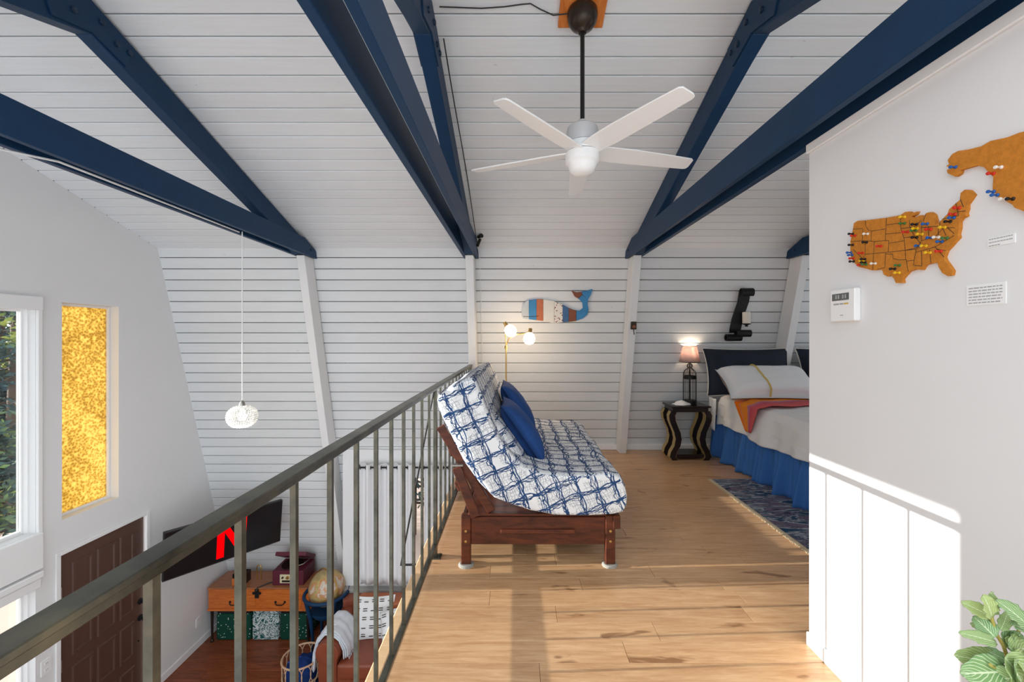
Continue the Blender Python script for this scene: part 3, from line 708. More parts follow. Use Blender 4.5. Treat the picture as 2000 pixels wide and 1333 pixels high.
# storage bins under the desk
def speckle(name, base, spot, scale, thr, inv=False):
    k = N(name); v = k.coord('Object', (1, 1, 1), True)
    vo = k.n('ShaderNodeTexVoronoi'); k.l(v, vo.inputs['Vector']); vo.inputs['Scale'].default_value = scale
    m = k.ramp(vo.outputs['Distance'], [(thr, (1, 1, 1, 1)), (thr + 0.04, (0, 0, 0, 1))])
    k.set(k.mix(m, base, spot), 0.7, 0, 0.2); return k.m
M['greenspeck'] = speckle('green_speckled_fabric', srgb(14, 66, 52), srgb(200, 214, 206), 27, 0.16)
k = N('teal_floral_fabric'); v = k.coord('Object', (1, 1, 1))
nz = k.noise(v, 8.5, 3, 0.55, 2.2)
k.set(k.mix(k.ramp(k.math('ABSOLUTE', k.math('SUBTRACT', nz, 0.5)), [(0.02, (1, 1, 1, 1)), (0.05, (0, 0, 0, 1)), (0.09, (0, 0, 0, 1)), (0.11, (1, 1, 1, 1))]), srgb(212, 220, 220), srgb(24, 84, 82)), 0.7, 0, 0.2); M['tealfloral'] = k.m
for x0, x1, mt, lab in ((-3.955, -3.50, 'greenspeck', 'dark green speckled storage bin under the left end of the desk'), (-3.48, -3.13, 'tealfloral', 'white and teal patterned storage bin between the two green ones'), (-3.11, -2.74, 'greenspeck', 'dark green speckled storage bin under the right end of the desk')):
    tb = thing('storage_bin', ((x0 + x1) / 2, 5.70, ZB), lab, 'storage bin', 'bins under the desk')
    bx(x0, x1, 5.54, 5.86, ZB, -2.20).build('bin_body', mt, tb, bevel=0.03, seg=3, smooth=50)
    bx(x0 + 0.01, x1 - 0.01, 5.55, 5.85, -2.20, -2.165).build('bin_lid', 'blackwood' if mt != 'tealfloral' else 'tealfloral', tb, bevel=0.012, seg=2)

# record player with half open lid
t = thing('record_player', (-3.0, 5.70, DT), 'burgundy suitcase record player with half-open lid on the desk', 'record player')
RX0, RX1, RF, RB = -3.21, -2.80, 5.54, 5.86
rb = bx(RX0, RX1, RF, RB, DT, -1.63).build('case', 'burgundy', t, bevel=0.008, seg=2)
MB().lathe([(0, -1.629), (0.135, -1.629), (0.135, -1.615), (0, -1.615)], ((RX0 + RX1) / 2 - 0.02, 5.70, 0), 32).build('turntable', 'blackwood', t, smooth=40)
MB().tube([(RX1 - 0.05, RB - 0.06, -1.61), (RX1 - 0.06, RF + 0.12, -1.60), (RX1 - 0.11, RF + 0.08, -1.605)], 0.006, 6).build('tone_arm', 'chrome', t)
fp = bx(RX0 + 0.10, RX1 - 0.09, RF - 0.006, RF, DT + 0.03, DT + 0.145).build('control_panel', 'cream', t, bevel=0.003, label='cream control panel with knobs')
for i, (x, z, r) in enumerate(((0.14, 0.105, 0.014), (0.205, 0.105, 0.022), (0.27, 0.105, 0.014))):
    MB().lathe([(0, 0), (r, 0), (r * 0.85, 0.014), (0, 0.016)], (RX0 + x, RF - 0.006, DT + z), 14, Matrix.Rotation(math.radians(90), 3, 'X')).build('knob', 'brass' if i == 1 else 'darkbronze', fp, smooth=40)
bx(RX0 + 0.13, RX1 - 0.12, RF - 0.009, RF - 0.006, DT + 0.045, DT + 0.07).build('dial_strip', 'darkbronze', fp)
li = MB().box(RX0, RX1, -0.31, 0.0, 0.0, 0.05)
li.xf(Matrix.Translation((0, RB, -1.625)) @ Matrix.Rotation(math.radians(-32), 4, 'X'))
li.build('lid', 'burgundy', t, bevel=0.008, seg=2)
# small things on the desk
t = thing('desk_organizer', (-3.66, 5.60, DT), 'small dark open box with orange front on the left of the desk', 'organizer')
bx(-3.74, -3.58, 5.53, 5.545, DT, DT + 0.09).build('front_panel', 'orangewood', t, bevel=0.003)
o_ = MB().box(-3.74, -3.73, 5.545, 5.68, DT, DT + 0.14).box(-3.59, -3.58, 5.545, 5.68, DT, DT + 0.14).box(-3.73, -3.59, 5.67, 5.68, DT, DT + 0.14).box(-3.73, -3.59, 5.545, 5.67, DT, DT + 0.01)
o_.build('box_shell', 'blackwood', t)
hp = [(-3.47 + 0.028 * math.cos(a), 5.68, DT + 0.16 + 0.03 * math.sin(a)) for a in [math.pi * i / 8 for i in range(9)]]
MB().tube([(-3.442, 5.68, DT)] + hp + [(-3.498, 5.68, DT)], 0.008, 8).build('brass_arch', 'brass', None, smooth=60, label='slim brass arch ornament standing on the desk', category='ornament')
MB().tube([(-3.22, 5.62, DT + 0.006), (-3.28, 5.58, DT + 0.006), (-3.33, 5.52, DT + 0.006), (-3.37, 5.478, DT + 0.004), (-3.375, 5.46, DT - 0.03)], 0.009, 6).build('power_cable', 'cable_dark', None, smooth=60, label='dark cable on the desk top beside the record player', category='cable')

# ------------------------------------------------------------------ floor globe
GX, GD, GZ, GR = -2.395, 5.33, -1.72, 0.215
t = thing('floor_globe', (GX, GD, ZB), 'antique-coloured floor globe in a dark blue stand behind the sofa', 'globe')
k = N('antique_map'); v = k.coord('Object', (1, 1, 1))
nz = k.noise(v, 5.5, 5, 0.6, 0.5); n2 = k.noise(v, 16, 4, 0.6)
c1 = k.ramp(nz, [(0.36, srgb(150, 138, 96)), (0.46, srgb(190, 166, 112)), (0.52, srgb(196, 120, 66)), (0.58, srgb(214, 208, 200)), (0.66, srgb(170, 128, 80)), (0.74, srgb(120, 122, 80))])
k.set(k.mix(k.math('MULTIPLY', n2, 0.5), c1, srgb(150, 126, 80)), 0.3, 0, 0.5); M['globe'] = k.m
MB().lathe([(GR * math.sin(math.pi * i / 20) + 0.0005, GZ - GR * math.cos(math.pi * i / 20)) for i in range(21)], (GX, GD, 0), 32).build('ball', 'globe', t, smooth=180)
ring = [(GX + 0.232 * math.cos(a) * 0.82, GD - 0.232 * math.cos(a) * 0.57, GZ + 0.232 * math.sin(a)) for a in [2 * math.pi * i / 36 for i in range(36)]]
MB().tube(ring, 0.009, 6, closed=True).build('meridian_ring', 'brass', t, smooth=60)
ring = [(GX + 0.262 * math.cos(a), GD + 0.262 * math.sin(a), GZ - 0.06) for a in [2 * math.pi * i / 36 for i in range(36)]]
MB().tube(ring, 0.022, 8, closed=True).build('horizon_ring', 'navy', t, smooth=60)
for i in range(4):
    a = math.pi / 4 + i * math.pi / 2; c_, s_ = math.cos(a), math.sin(a)
    MB().tube([(GX + 0.255 * c_, GD + 0.255 * s_, GZ - 0.07), (GX + 0.20 * c_, GD + 0.20 * s_, GZ - 0.3), (GX + 0.17 * c_, GD + 0.17 * s_, -2.3), (GX + 0.2 * c_, GD + 0.2 * s_, ZB)], [0.022, 0.026, 0.018, 0.02], 8).build('leg', 'navy', t, smooth=60)
MB().lathe([(0, GZ - 0.33), (0.15, GZ - 0.33), (0.19, GZ - 0.28), (0.19, GZ - 0.25), (0, GZ - 0.25)], (GX, GD, 0), 24).build('cradle', 'navy', t, smooth=40)

# ------------------------------------------------------------------ leather sofa
SX0, SX1, SF, SB = -2.18, -0.2, 4.55, 5.30
t = thing('leather_sofa', ((SX0 + SX1) / 2, (SF + SB) / 2, ZB), 'brown leather sofa with rolled arm below the loft edge', 'sofa')
for xa, nm in ((SX0, 1), (SX1 - 0.26, 0)):
    pr = [(xa + 0.04, ZB + 0.08), (xa + 0.24, ZB + 0.08), (xa + 0.24, -2.02)] + [(xa + 0.14 + 0.135 * math.cos(a), -1.975 + 0.12 * math.sin(a)) for a in [math.radians(-20 + 22 * i) for i in range(11)]] + [(xa + 0.04, -2.07)]
    am = MB().prism(pr, lambda a, b, w_: (a, w_, b), SF, SB).build('arm', 'leather', t, bevel=0.012, seg=2, smooth=50)
    MB().lathe([(0, 0), (0.12, 0), (0.125, 0.012), (0.09, 0.02), (0.05, 0.012), (0, 0.014)], (xa + 0.14, SF, -1.975), 24, Matrix.Rotation(math.radians(90), 3, 'X')).build('arm_scroll', 'leather', am, smooth=50)
xs = [SX0 + 0.25, (SX0 + SX1) / 2, SX1 - 0.25]
for a, b in zip(xs[:-1], xs[1:]):
    bx(a, b, SF - 0.03, SB - 0.2, -2.25, -2.08).build('seat_cushion', 'leather', t, bevel=0.035, seg=3, smooth=60)
    bx(a, b, SB - 0.28, SB - 0.05, -2.08, -1.72).build('back_cushion', 'leathertan', t, bevel=0.05, seg=3, smooth=60)
bx(SX0 + 0.22, SX1 - 0.22, SF + 0.02, SB, ZB + 0.08, -2.25).build('base', 'leather', t, bevel=0.01)
bx(SX0 + 0.04, SX1 - 0.04, SB - 0.12, SB + 0.04, ZB + 0.08, -1.79).build('back_frame', 'leather', t, bevel=0.03, seg=2, smooth=50)
for x in (SX0 + 0.1, SX1 - 0.1):
    for y in (SF + 0.06, SB - 0.06): MB().lathe([(0, ZB), (0.02, ZB), (0.03, ZB + 0.08), (0, ZB + 0.08)], (x, y, 0), 12).build('foot', 'blackwood', t)

# pillow generator
def pillow(mb, c, a, b, n, wa, wb, th, pw=2.6, sag=0.0, nu=22):
    c, a, b, n = Vector(c), Vector(a).normalized(), Vector(b).normalized(), Vector(n).normalized()
    def side(sg):
        def f(u, v):
            x, y = 2 * u - 1, 2 * v - 1
            px = x * (1 - 0.07 * (1 - y * y) * abs(x)); py = y * (1 - 0.07 * (1 - x * x) * abs(y))
            h = (max(0, 1 - abs(x) ** pw) * max(0, 1 - abs(y) ** pw)) ** 0.55
            wr = 0.02 * math.sin(9 * x + 3 * y) * h + 0.015 * math.sin(13 * y - 4 * x) * h
            return c + a * (px * wa / 2) + b * (py * wb / 2 - sag * (1 - x * x) * (1 if y > 0 else 0) * y) + n * (sg * th / 2 * (h + wr))
        return f
    mb.grid(side(1), nu, nu); mb.grid(side(-1), nu, nu, True)
    return mb
def weld(o, d=0.0004):
    bm = bmesh.new(); bm.from_mesh(o.data); bmesh.ops.remove_doubles(bm, verts=bm.verts, dist=d); bm.to_mesh(o.data); bm.free(); return o
# white cushions with black dashes
def cushion(name, c, a, b, n, wa, wb, th, mat, label, cat='cushion', group=None, piping=None, **kw):
    t = thing(name, tuple(Vector(c) - Vector((0, 0, wb * 0.4))), label, cat, group)
    uvf = kw.pop('uvfn', None)
    weld(pillow(MB(), c, a, b, n, wa, wb, th, **kw).build('pillow_body', mat, t, smooth=180, uvfn=uvf))
    if piping:
        A_, B_ = Vector(a).normalized(), Vector(b).normalized(); C_ = Vector(c); pts = []
        for i in range(48):
            s = i / 12; e = int(s); q = 2 * (s - e) - 1
            x, y = ((q, -1), (1, q), (-q, 1), (-1, -q))[e]
            px = x * (1 - 0.07 * (1 - y * y) * abs(x)); py = y * (1 - 0.07 * (1 - x * x) * abs(y))
            pts.append(C_ + A_ * (px * wa / 2) + B_ * (py * wb / 2))
        MB().tube(pts, 0.006, 6, closed=True).build('piping', piping, t, smooth=60)
    return t
def dash_cushion(c, a, b, n, label):
    t = cushion('throw_pillow', c, a, b, n, 0.46, 0.46, 0.14, 'bedwhite', label, 'cushion', 'white dashed cushions on the sofa')
    a, b, n = Vector(a).normalized(), Vector(b).normalized(), Vector(n).normalized(); c = Vector(c)
    for i in range(5):
        for j in range(5):
            x = -0.78 + 0.39 * i; y = -0.76 + 0.38 * j
            h = (max(0, 1 - abs(x) ** 2.6) * max(0, 1 - abs(y) ** 2.6)) ** 0.55
            for q in (0, 1):
                if (i + j) % 3 == 2 and q: continue
                p = c + a * (x * 0.23) + b * (y * 0.23 + q * 0.022) + n * (0.07 * h * 1.03 + 0.003)
                m = MB().box(-0.024, 0.024, -0.004, 0.004, -0.002, 0.002)
                m.xf(Matrix.Translation(p) @ Matrix((a, b, n)).transposed().to_4x4()).build('dash_mark', 'darkink', t)
dash_cushion((-1.68, 4.98, -1.87), (1, 0.08, 0), (0.0, 0.32, 0.95), (0, -0.95, 0.32), 'white dashed cushion on the sofa, the one nearer its rolled arm')
dash_cushion((-1.32, 4.84, -1.90), (0.9, 0.25, 0.18), (-0.15, 0.35, 0.93), (0.12, -0.92, 0.36), 'tilted white dashed cushion on the sofa, partly behind the loft edge')

# pale throw draped over the sofa arm
t = thing('throw_blanket', (SX0 + 0.14, 4.85, -2.2), 'pale knitted throw blanket folded over the sofa arm', 'blanket')
def drape(off, y0, y1):
    sec = [(SX0 - 0.035 - off, -2.22), (SX0 - 0.03 - off, -2.05), (SX0 + 0.0 - off, -1.92), (SX0 + 0.07, -1.835 + off), (SX0 + 0.16, -1.825 + off), (SX0 + 0.25, -1.87 + off), (SX0 + 0.30 + off, -1.96), (SX0 + 0.31 + off, -2.055)]
    def f(u, v):
        q = u * (len(sec) - 1); i = min(int(q), len(sec) - 2); r = q - i
        x = sec[i][0] * (1 - r) + sec[i + 1][0] * r; z = sec[i][1] * (1 - r) + sec[i + 1][1] * r
        return (x + 0.004 * math.sin(v * 25 + u * 4), y0 + (y1 - y0) * v + 0.03 * math.sin(u * 5), z + 0.005 * math.sin(v * 17))
    return f
for q in range(3):
    o = MB().grid(drape(0.006 + 0.016 * q, 4.60 + 0.015 * q, 5.02 - 0.02 * q), 28, 22).build('fold_layer', 'throwwhite', t, smooth=180)
    s = o.modifiers.new('thick', 'SOLIDIFY'); s.thickness = 0.009
mb = MB()
for i in range(16):
    y = 4.61 + 0.025 * i; mb.tube([(SX0 + 0.352, y, -2.05), (SX0 + 0.352 + 0.004 * (i % 3), y + 0.004, -2.10)], 0.004, 5)
mb.build('fringe', 'throwwhite', t, kind='stuff')

# basket with blue cloth
BX_, BD_ = -2.40, 4.72
t = thing('open_basket', (BX_, BD_, ZB), 'open rattan loop basket holding blue cloth, beside the sofa arm', 'basket')
for z, r in ((ZB + 0.42, 0.205), (ZB + 0.22, 0.195), (ZB + 0.012, 0.17)):
    MB().tube([(BX_ + r * math.cos(a), BD_ + r * math.sin(a), z) for a in [2 * math.pi * i / 32 for i in range(32)]], 0.010, 6, closed=True).build('hoop', 'rattan', t, smooth=60)
for row, (z0, z1) in enumerate(((ZB + 0.22, ZB + 0.42), (ZB + 0.012, ZB + 0.22))):
    for i in range(14):
        a0 = 2 * math.pi * (i + 0.5 * row) / 14; r = 0.202 - 0.012 * row
        pts = []
        for j in range(16):
            q = 2 * math.pi * j / 16; aa = a0 + 0.24 * math.cos(q); pts.append((BX_ + r * math.cos(aa), BD_ + r * math.sin(aa), (z0 + z1) / 2 + (z1 - z0) / 2 * math.sin(q)))
        MB().tube(pts, 0.005, 5, closed=True).build('loop', 'rattan', t, smooth=60)
MB().lathe([(0, ZB + 0.005), (0.165, ZB + 0.005), (0.165, ZB + 0.014), (0, ZB + 0.014)], (BX_, BD_, 0), 24).build('basket_bottom', 'rattan', t)
mb = MB()
def lump(u, v):
    a = 2 * math.pi * v; r = 0.172 * min(1.0, u * 1.25)
    z = ZB + 0.36 + 0.05 * math.cos(u * 3) + 0.03 * math.sin(a * 3 + u * 6) * u + 0.02 * math.sin(a * 7) * u - (max(0, u - 0.8) * 1.6)
    return (BX_ + r * math.cos(a), BD_ + r * math.sin(a), z)
mb.grid(lump, 12, 36); mb.build('folded_cloth', 'bluecloth', None, smooth=180, label='crumpled blue cloth inside the rattan basket', category='cloth')

# ------------------------------------------------------------------ curtains on the bay window
CDp = BD - 0.10
tr_ = thing('curtain_rod', (-1.35, CDp, -0.21), 'dark curtain rod under the loft level', 'curtain rod')
MB().tube([(-2.02, CDp, -0.20), (-0.40, CDp, -0.20)], 0.011, 10).build('rod', 'blacksteel', tr_, smooth=40)
for x in (-2.0, -0.42): bx(x - 0.01, x + 0.01, CDp, BD, -0.215, -0.185).build('rod_bracket', 'blacksteel', tr_)
for x0, x1, lab in ((-1.97, -1.30, 'white grommet curtain panel, left half'), (-1.16, -0.55, 'white grommet curtain panel, right half behind balusters')):
    t = thing('curtain', ((x0 + x1) / 2, CDp, -1.70), lab, 'curtain', 'white grommet curtains')
    nf = 5
    def f(u, v, x0=x0, x1=x1):
        x = x0 + (x1 - x0) * u; amp = 0.040 * (1 - 0.25 * v)
        return (x, CDp + amp * math.sin(u * nf * 2 * math.pi) + 0.006 * math.sin(u * 31 + v * 3), -0.155 - 1.53 * v)
    o = MB().grid(f, 80, 14).build('curtain_panel', 'curtain', t, smooth=180); s = o.modifiers.new('thick', 'SOLIDIFY'); s.thickness = 0.004
    for i in range(2 * nf):
        x = x0 + (x1 - x0) * (i / (2 * nf))
        MB().tube([(x, CDp + 0.022 * math.cos(a), -0.20 + 0.022 * math.sin(a)) for a in [2 * math.pi * j / 14 for j in range(14)]], 0.004, 5, closed=True).build('grommet', 'darkbronze', t, smooth=60)

# ------------------------------------------------------------------ futon
U0, U1 = 2.60, 4.36
t = thing('futon_sofa', (0.15, (U0 + U1) / 2, 0), 'armless futon with dark wood frame and navy scribble-plaid mattress', 'futon')
outer = [(-0.475, 1.105), (-0.488, 1.06), (-0.482, 0.995), (-0.426, 0.89), (-0.32, 0.679), (-0.221, 0.548), (-0.131, 0.458), (-0.032, 0.404), (0.09, 0.368), (0.25, 0.352), (0.442, 0.346), (0.60, 0.346), (0.665, 0.36), (0.69, 0.40)]
inner = [(-0.29, 1.20), (-0.25, 1.185), (-0.145, 0.93), (-0.10, 0.82), (-0.035, 0.72), (0.05, 0.65), (0.17, 0.613), (0.32, 0.603), (0.45, 0.602), (0.58, 0.602), (0.645, 0.585), (0.685, 0.54), (0.697, 0.47)]
loop = outer + inner[::-1]            # around: up front, back along seat, up back
n = len(loop); cs = [0.0]
for i in range(n): 
    a, b = loop[i], loop[(i + 1) % n]; cs.append(cs[-1] + math.hypot(b[0] - a[0], b[1] - a[1]))
NV = 24
me = bpy.data.meshes.new('mattress'); vs = []; fs = []; uvs = []
rings = [(U0 + 0.030, 0.93, 0), (U0 + 0.010, 0.975, 0), (U0, 1.0, 0)] if False else []
cxm = sum(p[0] for p in loop) / n; czm = sum(p[1] for p in loop) / n
ys = [U0, U0 + 0.004, U0 + 0.022] + [U0 + 0.022 + (U1 - U0 - 0.044) * j / NV for j in range(1, NV)] + [U1 - 0.022, U1 - 0.004, U1]
ins = [0.024, 0.008, 0.0] + [0.0] * (NV - 1) + [0.0, 0.008, 0.024]
def inset(d):
    out = []
    for i in range(n):
        p0, p1, p2 = Vector(loop[i - 1]), Vector(loop[i]), Vector(loop[(i + 1) % n])
        tg = (p2 - p0).normalized(); nm = Vector((-tg.y, tg.x)); out.append(p1 + nm * d)
    return out
ar = sum(loop[i][0] * loop[(i + 1) % n][1] - loop[(i + 1) % n][0] * loop[i][1] for i in range(n))
for j, y in enumerate(ys):
    lp = inset(ins[j] * (1 if ar > 0 else -1))
    for i, p in enumerate(lp):
        wob = 0.007 * math.sin(y * 9 + i * 1.3) + 0.004 * math.sin(y * 21 + i * 2.1)
        vs.append((p.x + wob * 0.5, y, p.y + wob))
for j in range(len(ys) - 1):
    for i in range(n):
        fs.append((j * n + i, j * n + (i + 1) % n, (j + 1) * n + (i + 1) % n, (j + 1) * n + i))
def endcap(j):
    m = len(outer); q = []
    idx = lambda i: j * n + i
    # strip between outer and inner
    oi = list(range(m)); ii = list(range(n - 1, m - 1, -1))
    L_ = max(len(oi), len(ii)); f = []
    a = b = 0
    while a < len(oi) - 1 or b < len(ii) - 1:
        if b >= len(ii) - 1 or (a < len(oi) - 1 and a / (len(oi) - 1) <= b / (len(ii) - 1)):
            f.append((idx(oi[a]), idx(oi[a + 1]), idx(ii[b]))); a += 1
        else:
            f.append((idx(oi[a]), idx(ii[b]), idx(ii[b + 1]))); b += 1
    return f
fs += endcap(0) + [tuple(reversed(q)) for q in endcap(len(ys) - 1)]
mbx = MB(); mbx.v = vs; mbx.f = fs
o = mbx.build('mattress', 'scribble', t, smooth=60)
me = o.data; ul = me.uv_layers.new(name='UVMap'); c0 = WL[o.name]
# arc-length UVs: u along the profile, v along the length; end caps mapped from their plane
ncap = 2 * len(endcap(0))
arc = {}
for j in range(len(ys)):
    for i in range(n): arc[j * n + i] = (cs[i], ys[j])
for p in me.polygons:
    ids = [me.loops[k_].vertex_index for k_ in p.loop_indices]
    cap = abs(p.normal.y) > 0.8
    wrap = max(arc[i][0] for i in ids) - min(arc[i][0] for i in ids) > cs[-1] * 0.5
    for k_ in p.loop_indices:
        vi = me.loops[k_].vertex_index; u, v = arc[vi]
        if cap: u, v = vs[vi][0] + 0.4 * vs[vi][2], vs[vi][2] - 0.4 * vs[vi][0]
        elif wrap and u < cs[-1] * 0.5: u += cs[-1]
        ul.data[k_].uv = (u, v)
# frame
for D0, nm in ((2.655, 'near'), (4.24, 'far')):
    for x in (-0.315, 0.60):
        lg = bx(x - 0.031, x + 0.031, D0, D0 + 0.045, 0.012, 0.325).build('leg', 'futonwood', t, bevel=0.005)
        MB().lathe([(0, 0), (0.05, 0), (0.05, 0.006), (0.04, 0.014), (0, 0.014)], (x, D0 + 0.022, 0), 20).build('foot_pad', 'felt', lg)
        for z in (0.16, 0.225): MB().lathe([(0, 0), (0.008, 0), (0.008, 0.003), (0, 0.004)], (x, D0, z), 10, Matrix.Rotation(math.radians(90), 3, 'X')).build('bolt_head', 'brass', lg)
    pn = bx(-0.284, 0.569, D0 + 0.008, D0 + 0.036, 0.137, 0.312).build('end_panel', 'futonwood', t, bevel=0.004)
    bx(-0.095, 0.375, D0 - 0.010, D0 + 0.008, 0.212, 0.236).build('hand_rail', 'futonwood', pn, bevel=0.004)
bx(-0.30, 0.575, 2.66, 4.28, 0.318, 0.334).build('seat_deck', 'futonwood', t, bevel=0.003)
bx(0.615, 0.66, 2.64, 4.30, 0.245, 0.33).build('front_rail', 'futonwood', t, bevel=0.004)
bx(-0.345, -0.318, 2.70, 4.24, 0.085, 0.30).build('back_rail', 'futonwood', t, bevel=0.004)  # deepened out of view to stop low sun passing under the seat
def plank(p0, p1, th, y0, y1, name):
    a = Vector((p1[0] - p0[0], p1[1] - p0[1])).normalized(); q = Vector((-a.y, a.x)) * th
    poly = [p0, p1, (p1[0] + q.x, p1[1] + q.y), (p0[0] + q.x, p0[1] + q.y)]
    MB().prism(poly, lambda a_, b_, w_: (a_, w_, b_), y0, y1).build(name, 'futonwood', t, bevel=0.004)
for y in (2.66, 3.42, 4.22):
    plank((-0.13, 0.36), (-0.455, 0.90), 0.055, y, y + 0.035, 'back_stile')
plank((-0.385, 0.70), (-0.43, 0.845), 0.03, 2.67, 4.25, 'back_slat'); plank((-0.25, 0.50), (-0.30, 0.60), 0.03, 2.67, 4.25, 'back_slat')
for y in (2.625, 4.265):
    plank((-0.225, 0.335), (-0.345, 0.645), 0.055, y, y + 0.03, 'hinge_arm'); plank((-0.30, 0.50), (-0.325, 0.56), 0.07, y + 0.03, y + 0.05, 'hinge_block')
    bx(-0.40, -0.33, y - 0.001, y + 0.031, 0.645, 0.653).build('hinge_cap', 'chrome', t)

# cushions on the futon
an = math.radians(55); bdir = (-math.cos(an), 0, math.sin(an)); ndir = (math.sin(an), 0, math.cos(an))
cushion('throw_pillow', (0.05, 3.08, 0.775), (0, 1, 0), bdir, ndir, 0.50, 0.52, 0.17, 'navyvelvet', 'plain navy cushion on the futon, the nearer one', 'cushion', 'navy cushions on the futon')
cushion('throw_pillow', (0.02, 3.66, 0.84), (0, 1, 0), (-math.cos(an + .05), 0, math.sin(an + .05)), (math.sin(an + .05), 0, math.cos(an + .05)), 0.50, 0.52, 0.17, 'navyvelvet', 'plain navy cushion on the futon, the farther one', 'cushion', 'navy cushions on the futon')
cushion('throw_pillow', (-0.05, 2.97, 0.745), (0, 1, 0), bdir, ndir, 0.50, 0.52, 0.10, 'scribble', 'scribble-plaid cushion wedged behind the nearer navy cushion', 'cushion', None, None, uvfn=lambda x, y, z: (y, z * 1.2 - x * 0.3))

# ------------------------------------------------------------------ brass floor lamp behind the futon
LX, LD = -0.105, 4.62
t = thing('floor_lamp', (LX, LD, 0), 'brass floor lamp with two lit frosted bulbs behind the futon', 'floor lamp')
MB().lathe([(0, 0), (0.13, 0), (0.13, 0.012), (0.05, 0.03), (0.014, 0.045), (0, 0.05)], (LX, LD, 0), 28).build('base', 'brass', t, smooth=40)
MB().tube([(LX, LD, 0.04), (LX, LD, 1.33)], 0.0085, 10).build('pole', 'brass', t, smooth=40)
MB().lathe([(0, 1.325), (0.016, 1.325), (0.018, 1.35), (0.010, 1.365), (0, 1.365)], (LX, LD, 0), 14).build('joint', 'brass', t, smooth=40)
def head(arm, base, d, nm):
    a_ = MB().tube(arm, 0.006, 8).build('lamp_arm', 'brass', t, smooth=60)
    d = Vector(d).normalized(); q = d.to_track_quat('Z', 'Y').to_matrix()
    MB().lathe([(0, -0.02), (0.02, -0.02), (0.022, 0.03), (0, 0.032)], base, 14, q).build('socket', 'brass', t, smooth=40)
    MB().lathe([(0.0, 0.028), (0.03, 0.03), (0.052, 0.05), (0.064, 0.085), (0.062, 0.12), (0.045, 0.145), (0.02, 0.157), (0, 0.158)], base, 20, q).build('frosted_shade', 'bulb_warm', t, smooth=180)
    p = Vector(base) + d * 0.2
    lamp('lamp_glow', tuple(Vector(base) + d * 0.17 + Vector((0, 0.0, -0.02))), 3.5, (1.0, 0.74, 0.46), 0.06, t)
head([(LX, LD, 1.36), (LX - 0.005, LD, 1.45), (LX - 0.012, LD, 1.53), (LX - 0.01, LD, 1.595)], (LX - 0.005, LD, 1.60), (0.55, -0.2, -0.75), 'a')
head([(LX, LD, 1.36), (LX + 0.03, LD, 1.44), (LX + 0.12, LD - 0.02, 1.485), (LX + 0.22, LD - 0.03, 1.50), (LX + 0.26, LD - 0.03, 1.525)], (LX + 0.265, LD - 0.03, 1.53), (-0.12, -0.25, -0.95), 'b')

# ------------------------------------------------------------------ whale plaque on the boards
def wallpt(X, z, off=0.0):          # point on the leaning board wall, off = metres out of the wall
    return Vector((X, wallD(z), z)) + nw * off
def zoomw(a, b):                    # outline read off the photograph -> (X, z) on the leaning wall
    x, y = 940 + a / 3.03, 480 + b / 3.03; r = (660 - y) / F_PX
    z = (H_CAM + r * wallD(0)) / (1 + r * LEAN); D = wallD(z)
    return ((x - 1007) / F_PX * D, z)
whale = [(238, 385), (244, 345), (270, 324), (325, 317), (365, 317), (410, 322), (430, 328), (480, 348), (515, 368), (545, 380), (580, 386), (600, 368), (598, 340), (580, 318), (552, 300), (532, 266), (565, 276), (592, 272), (625, 266), (655, 257), (645, 290), (630, 318), (627, 345), (633, 378), (625, 405), (600, 428), (560, 443), (515, 449), (480, 450), (430, 456), (410, 453), (365, 443), (325, 438), (280, 433), (250, 430), (240, 418)]
def clip(poly, xlo, xhi):
    def half(pl, xc, keep):
        o = []
        for i in range(len(pl)):
            p, q = pl[i], pl[(i + 1) % len(pl)]; a, b = keep(p[0], xc), keep(q[0], xc)
            if a: o.append(p)
            if a != b:
                r = (xc - p[0]) / (q[0] - p[0]); o.append((xc, p[1] + r * (q[1] - p[1])))
        return o
    return half(half(poly, xlo, lambda v, c: v >= c), xhi, lambda v, c: v <= c)
def dotted(name, base, spot, scale, thr):
    return speckle(name, base, spot, scale, thr)
M['wh_grey'] = plain('chalky_grey_paint', srgb(190, 198, 206), 0.7, 0, 0.15, 16)
M['wh_blue'] = plain('worn_blue_paint', srgb(62, 132, 184), 0.7, 0, 0.35, 18)
M['wh_orange'] = plain('rust_orange_paint', srgb(186, 108, 76), 0.7, 0, 0.2, 16)
M['wh_white'] = plain('worn_white_paint', srgb(222, 220, 214), 0.7, 0, 0.08, 16)
M['wh_dots'] = speckle('white_paint_red_dots', srgb(224, 220, 214), srgb(120, 44, 40), 42, 0.3)
M['wh_navy'] = plain('blue_grey_paint', srgb(66, 104, 146), 0.7, 0, 0.35, 18)
M['wh_brown'] = plain('brown_bare_wood', srgb(132, 78, 58), 0.7, 0, 0.2, 16)
t = thing('whale_plaque', tuple(wallpt(0.5, 1.64)), 'striped wooden whale plaque on the board wall', 'wall decor')
body = [p for p in whale[:12]] + [p for p in whale[24:]]
def plate_w(poly, mat, nm, th=0.03):
    pw = [zoomw(a, b) for a, b in poly]
    mb = MB(); nn_ = len(pw)
    f0 = [wallpt(x, z, 0.004) for x, z in pw]; f1 = [wallpt(x, z, th) for x, z in pw]
    mb.add(f0 + f1, [tuple(range(nn_))[::-1], tuple(range(nn_, 2 * nn_))] + [(i, (i + 1) % nn_, nn_ + (i + 1) % nn_, nn_ + i) for i in range(nn_)])
    mb.build(nm, mat, t)
st = [238, 281, 326, 366, 430, 480, 516, 560]; ml = ['wh_grey', 'wh_blue', 'wh_orange', 'wh_white', 'wh_dots', 'wh_navy', 'wh_brown']
for a, b, m_ in zip(st[:-1], st[1:], ml):
    plate_w(clip(body, a + 0.6, b - 0.6), m_, 'body_stripe', 0.03 + 0.002 * (ml.index(m_) % 2))
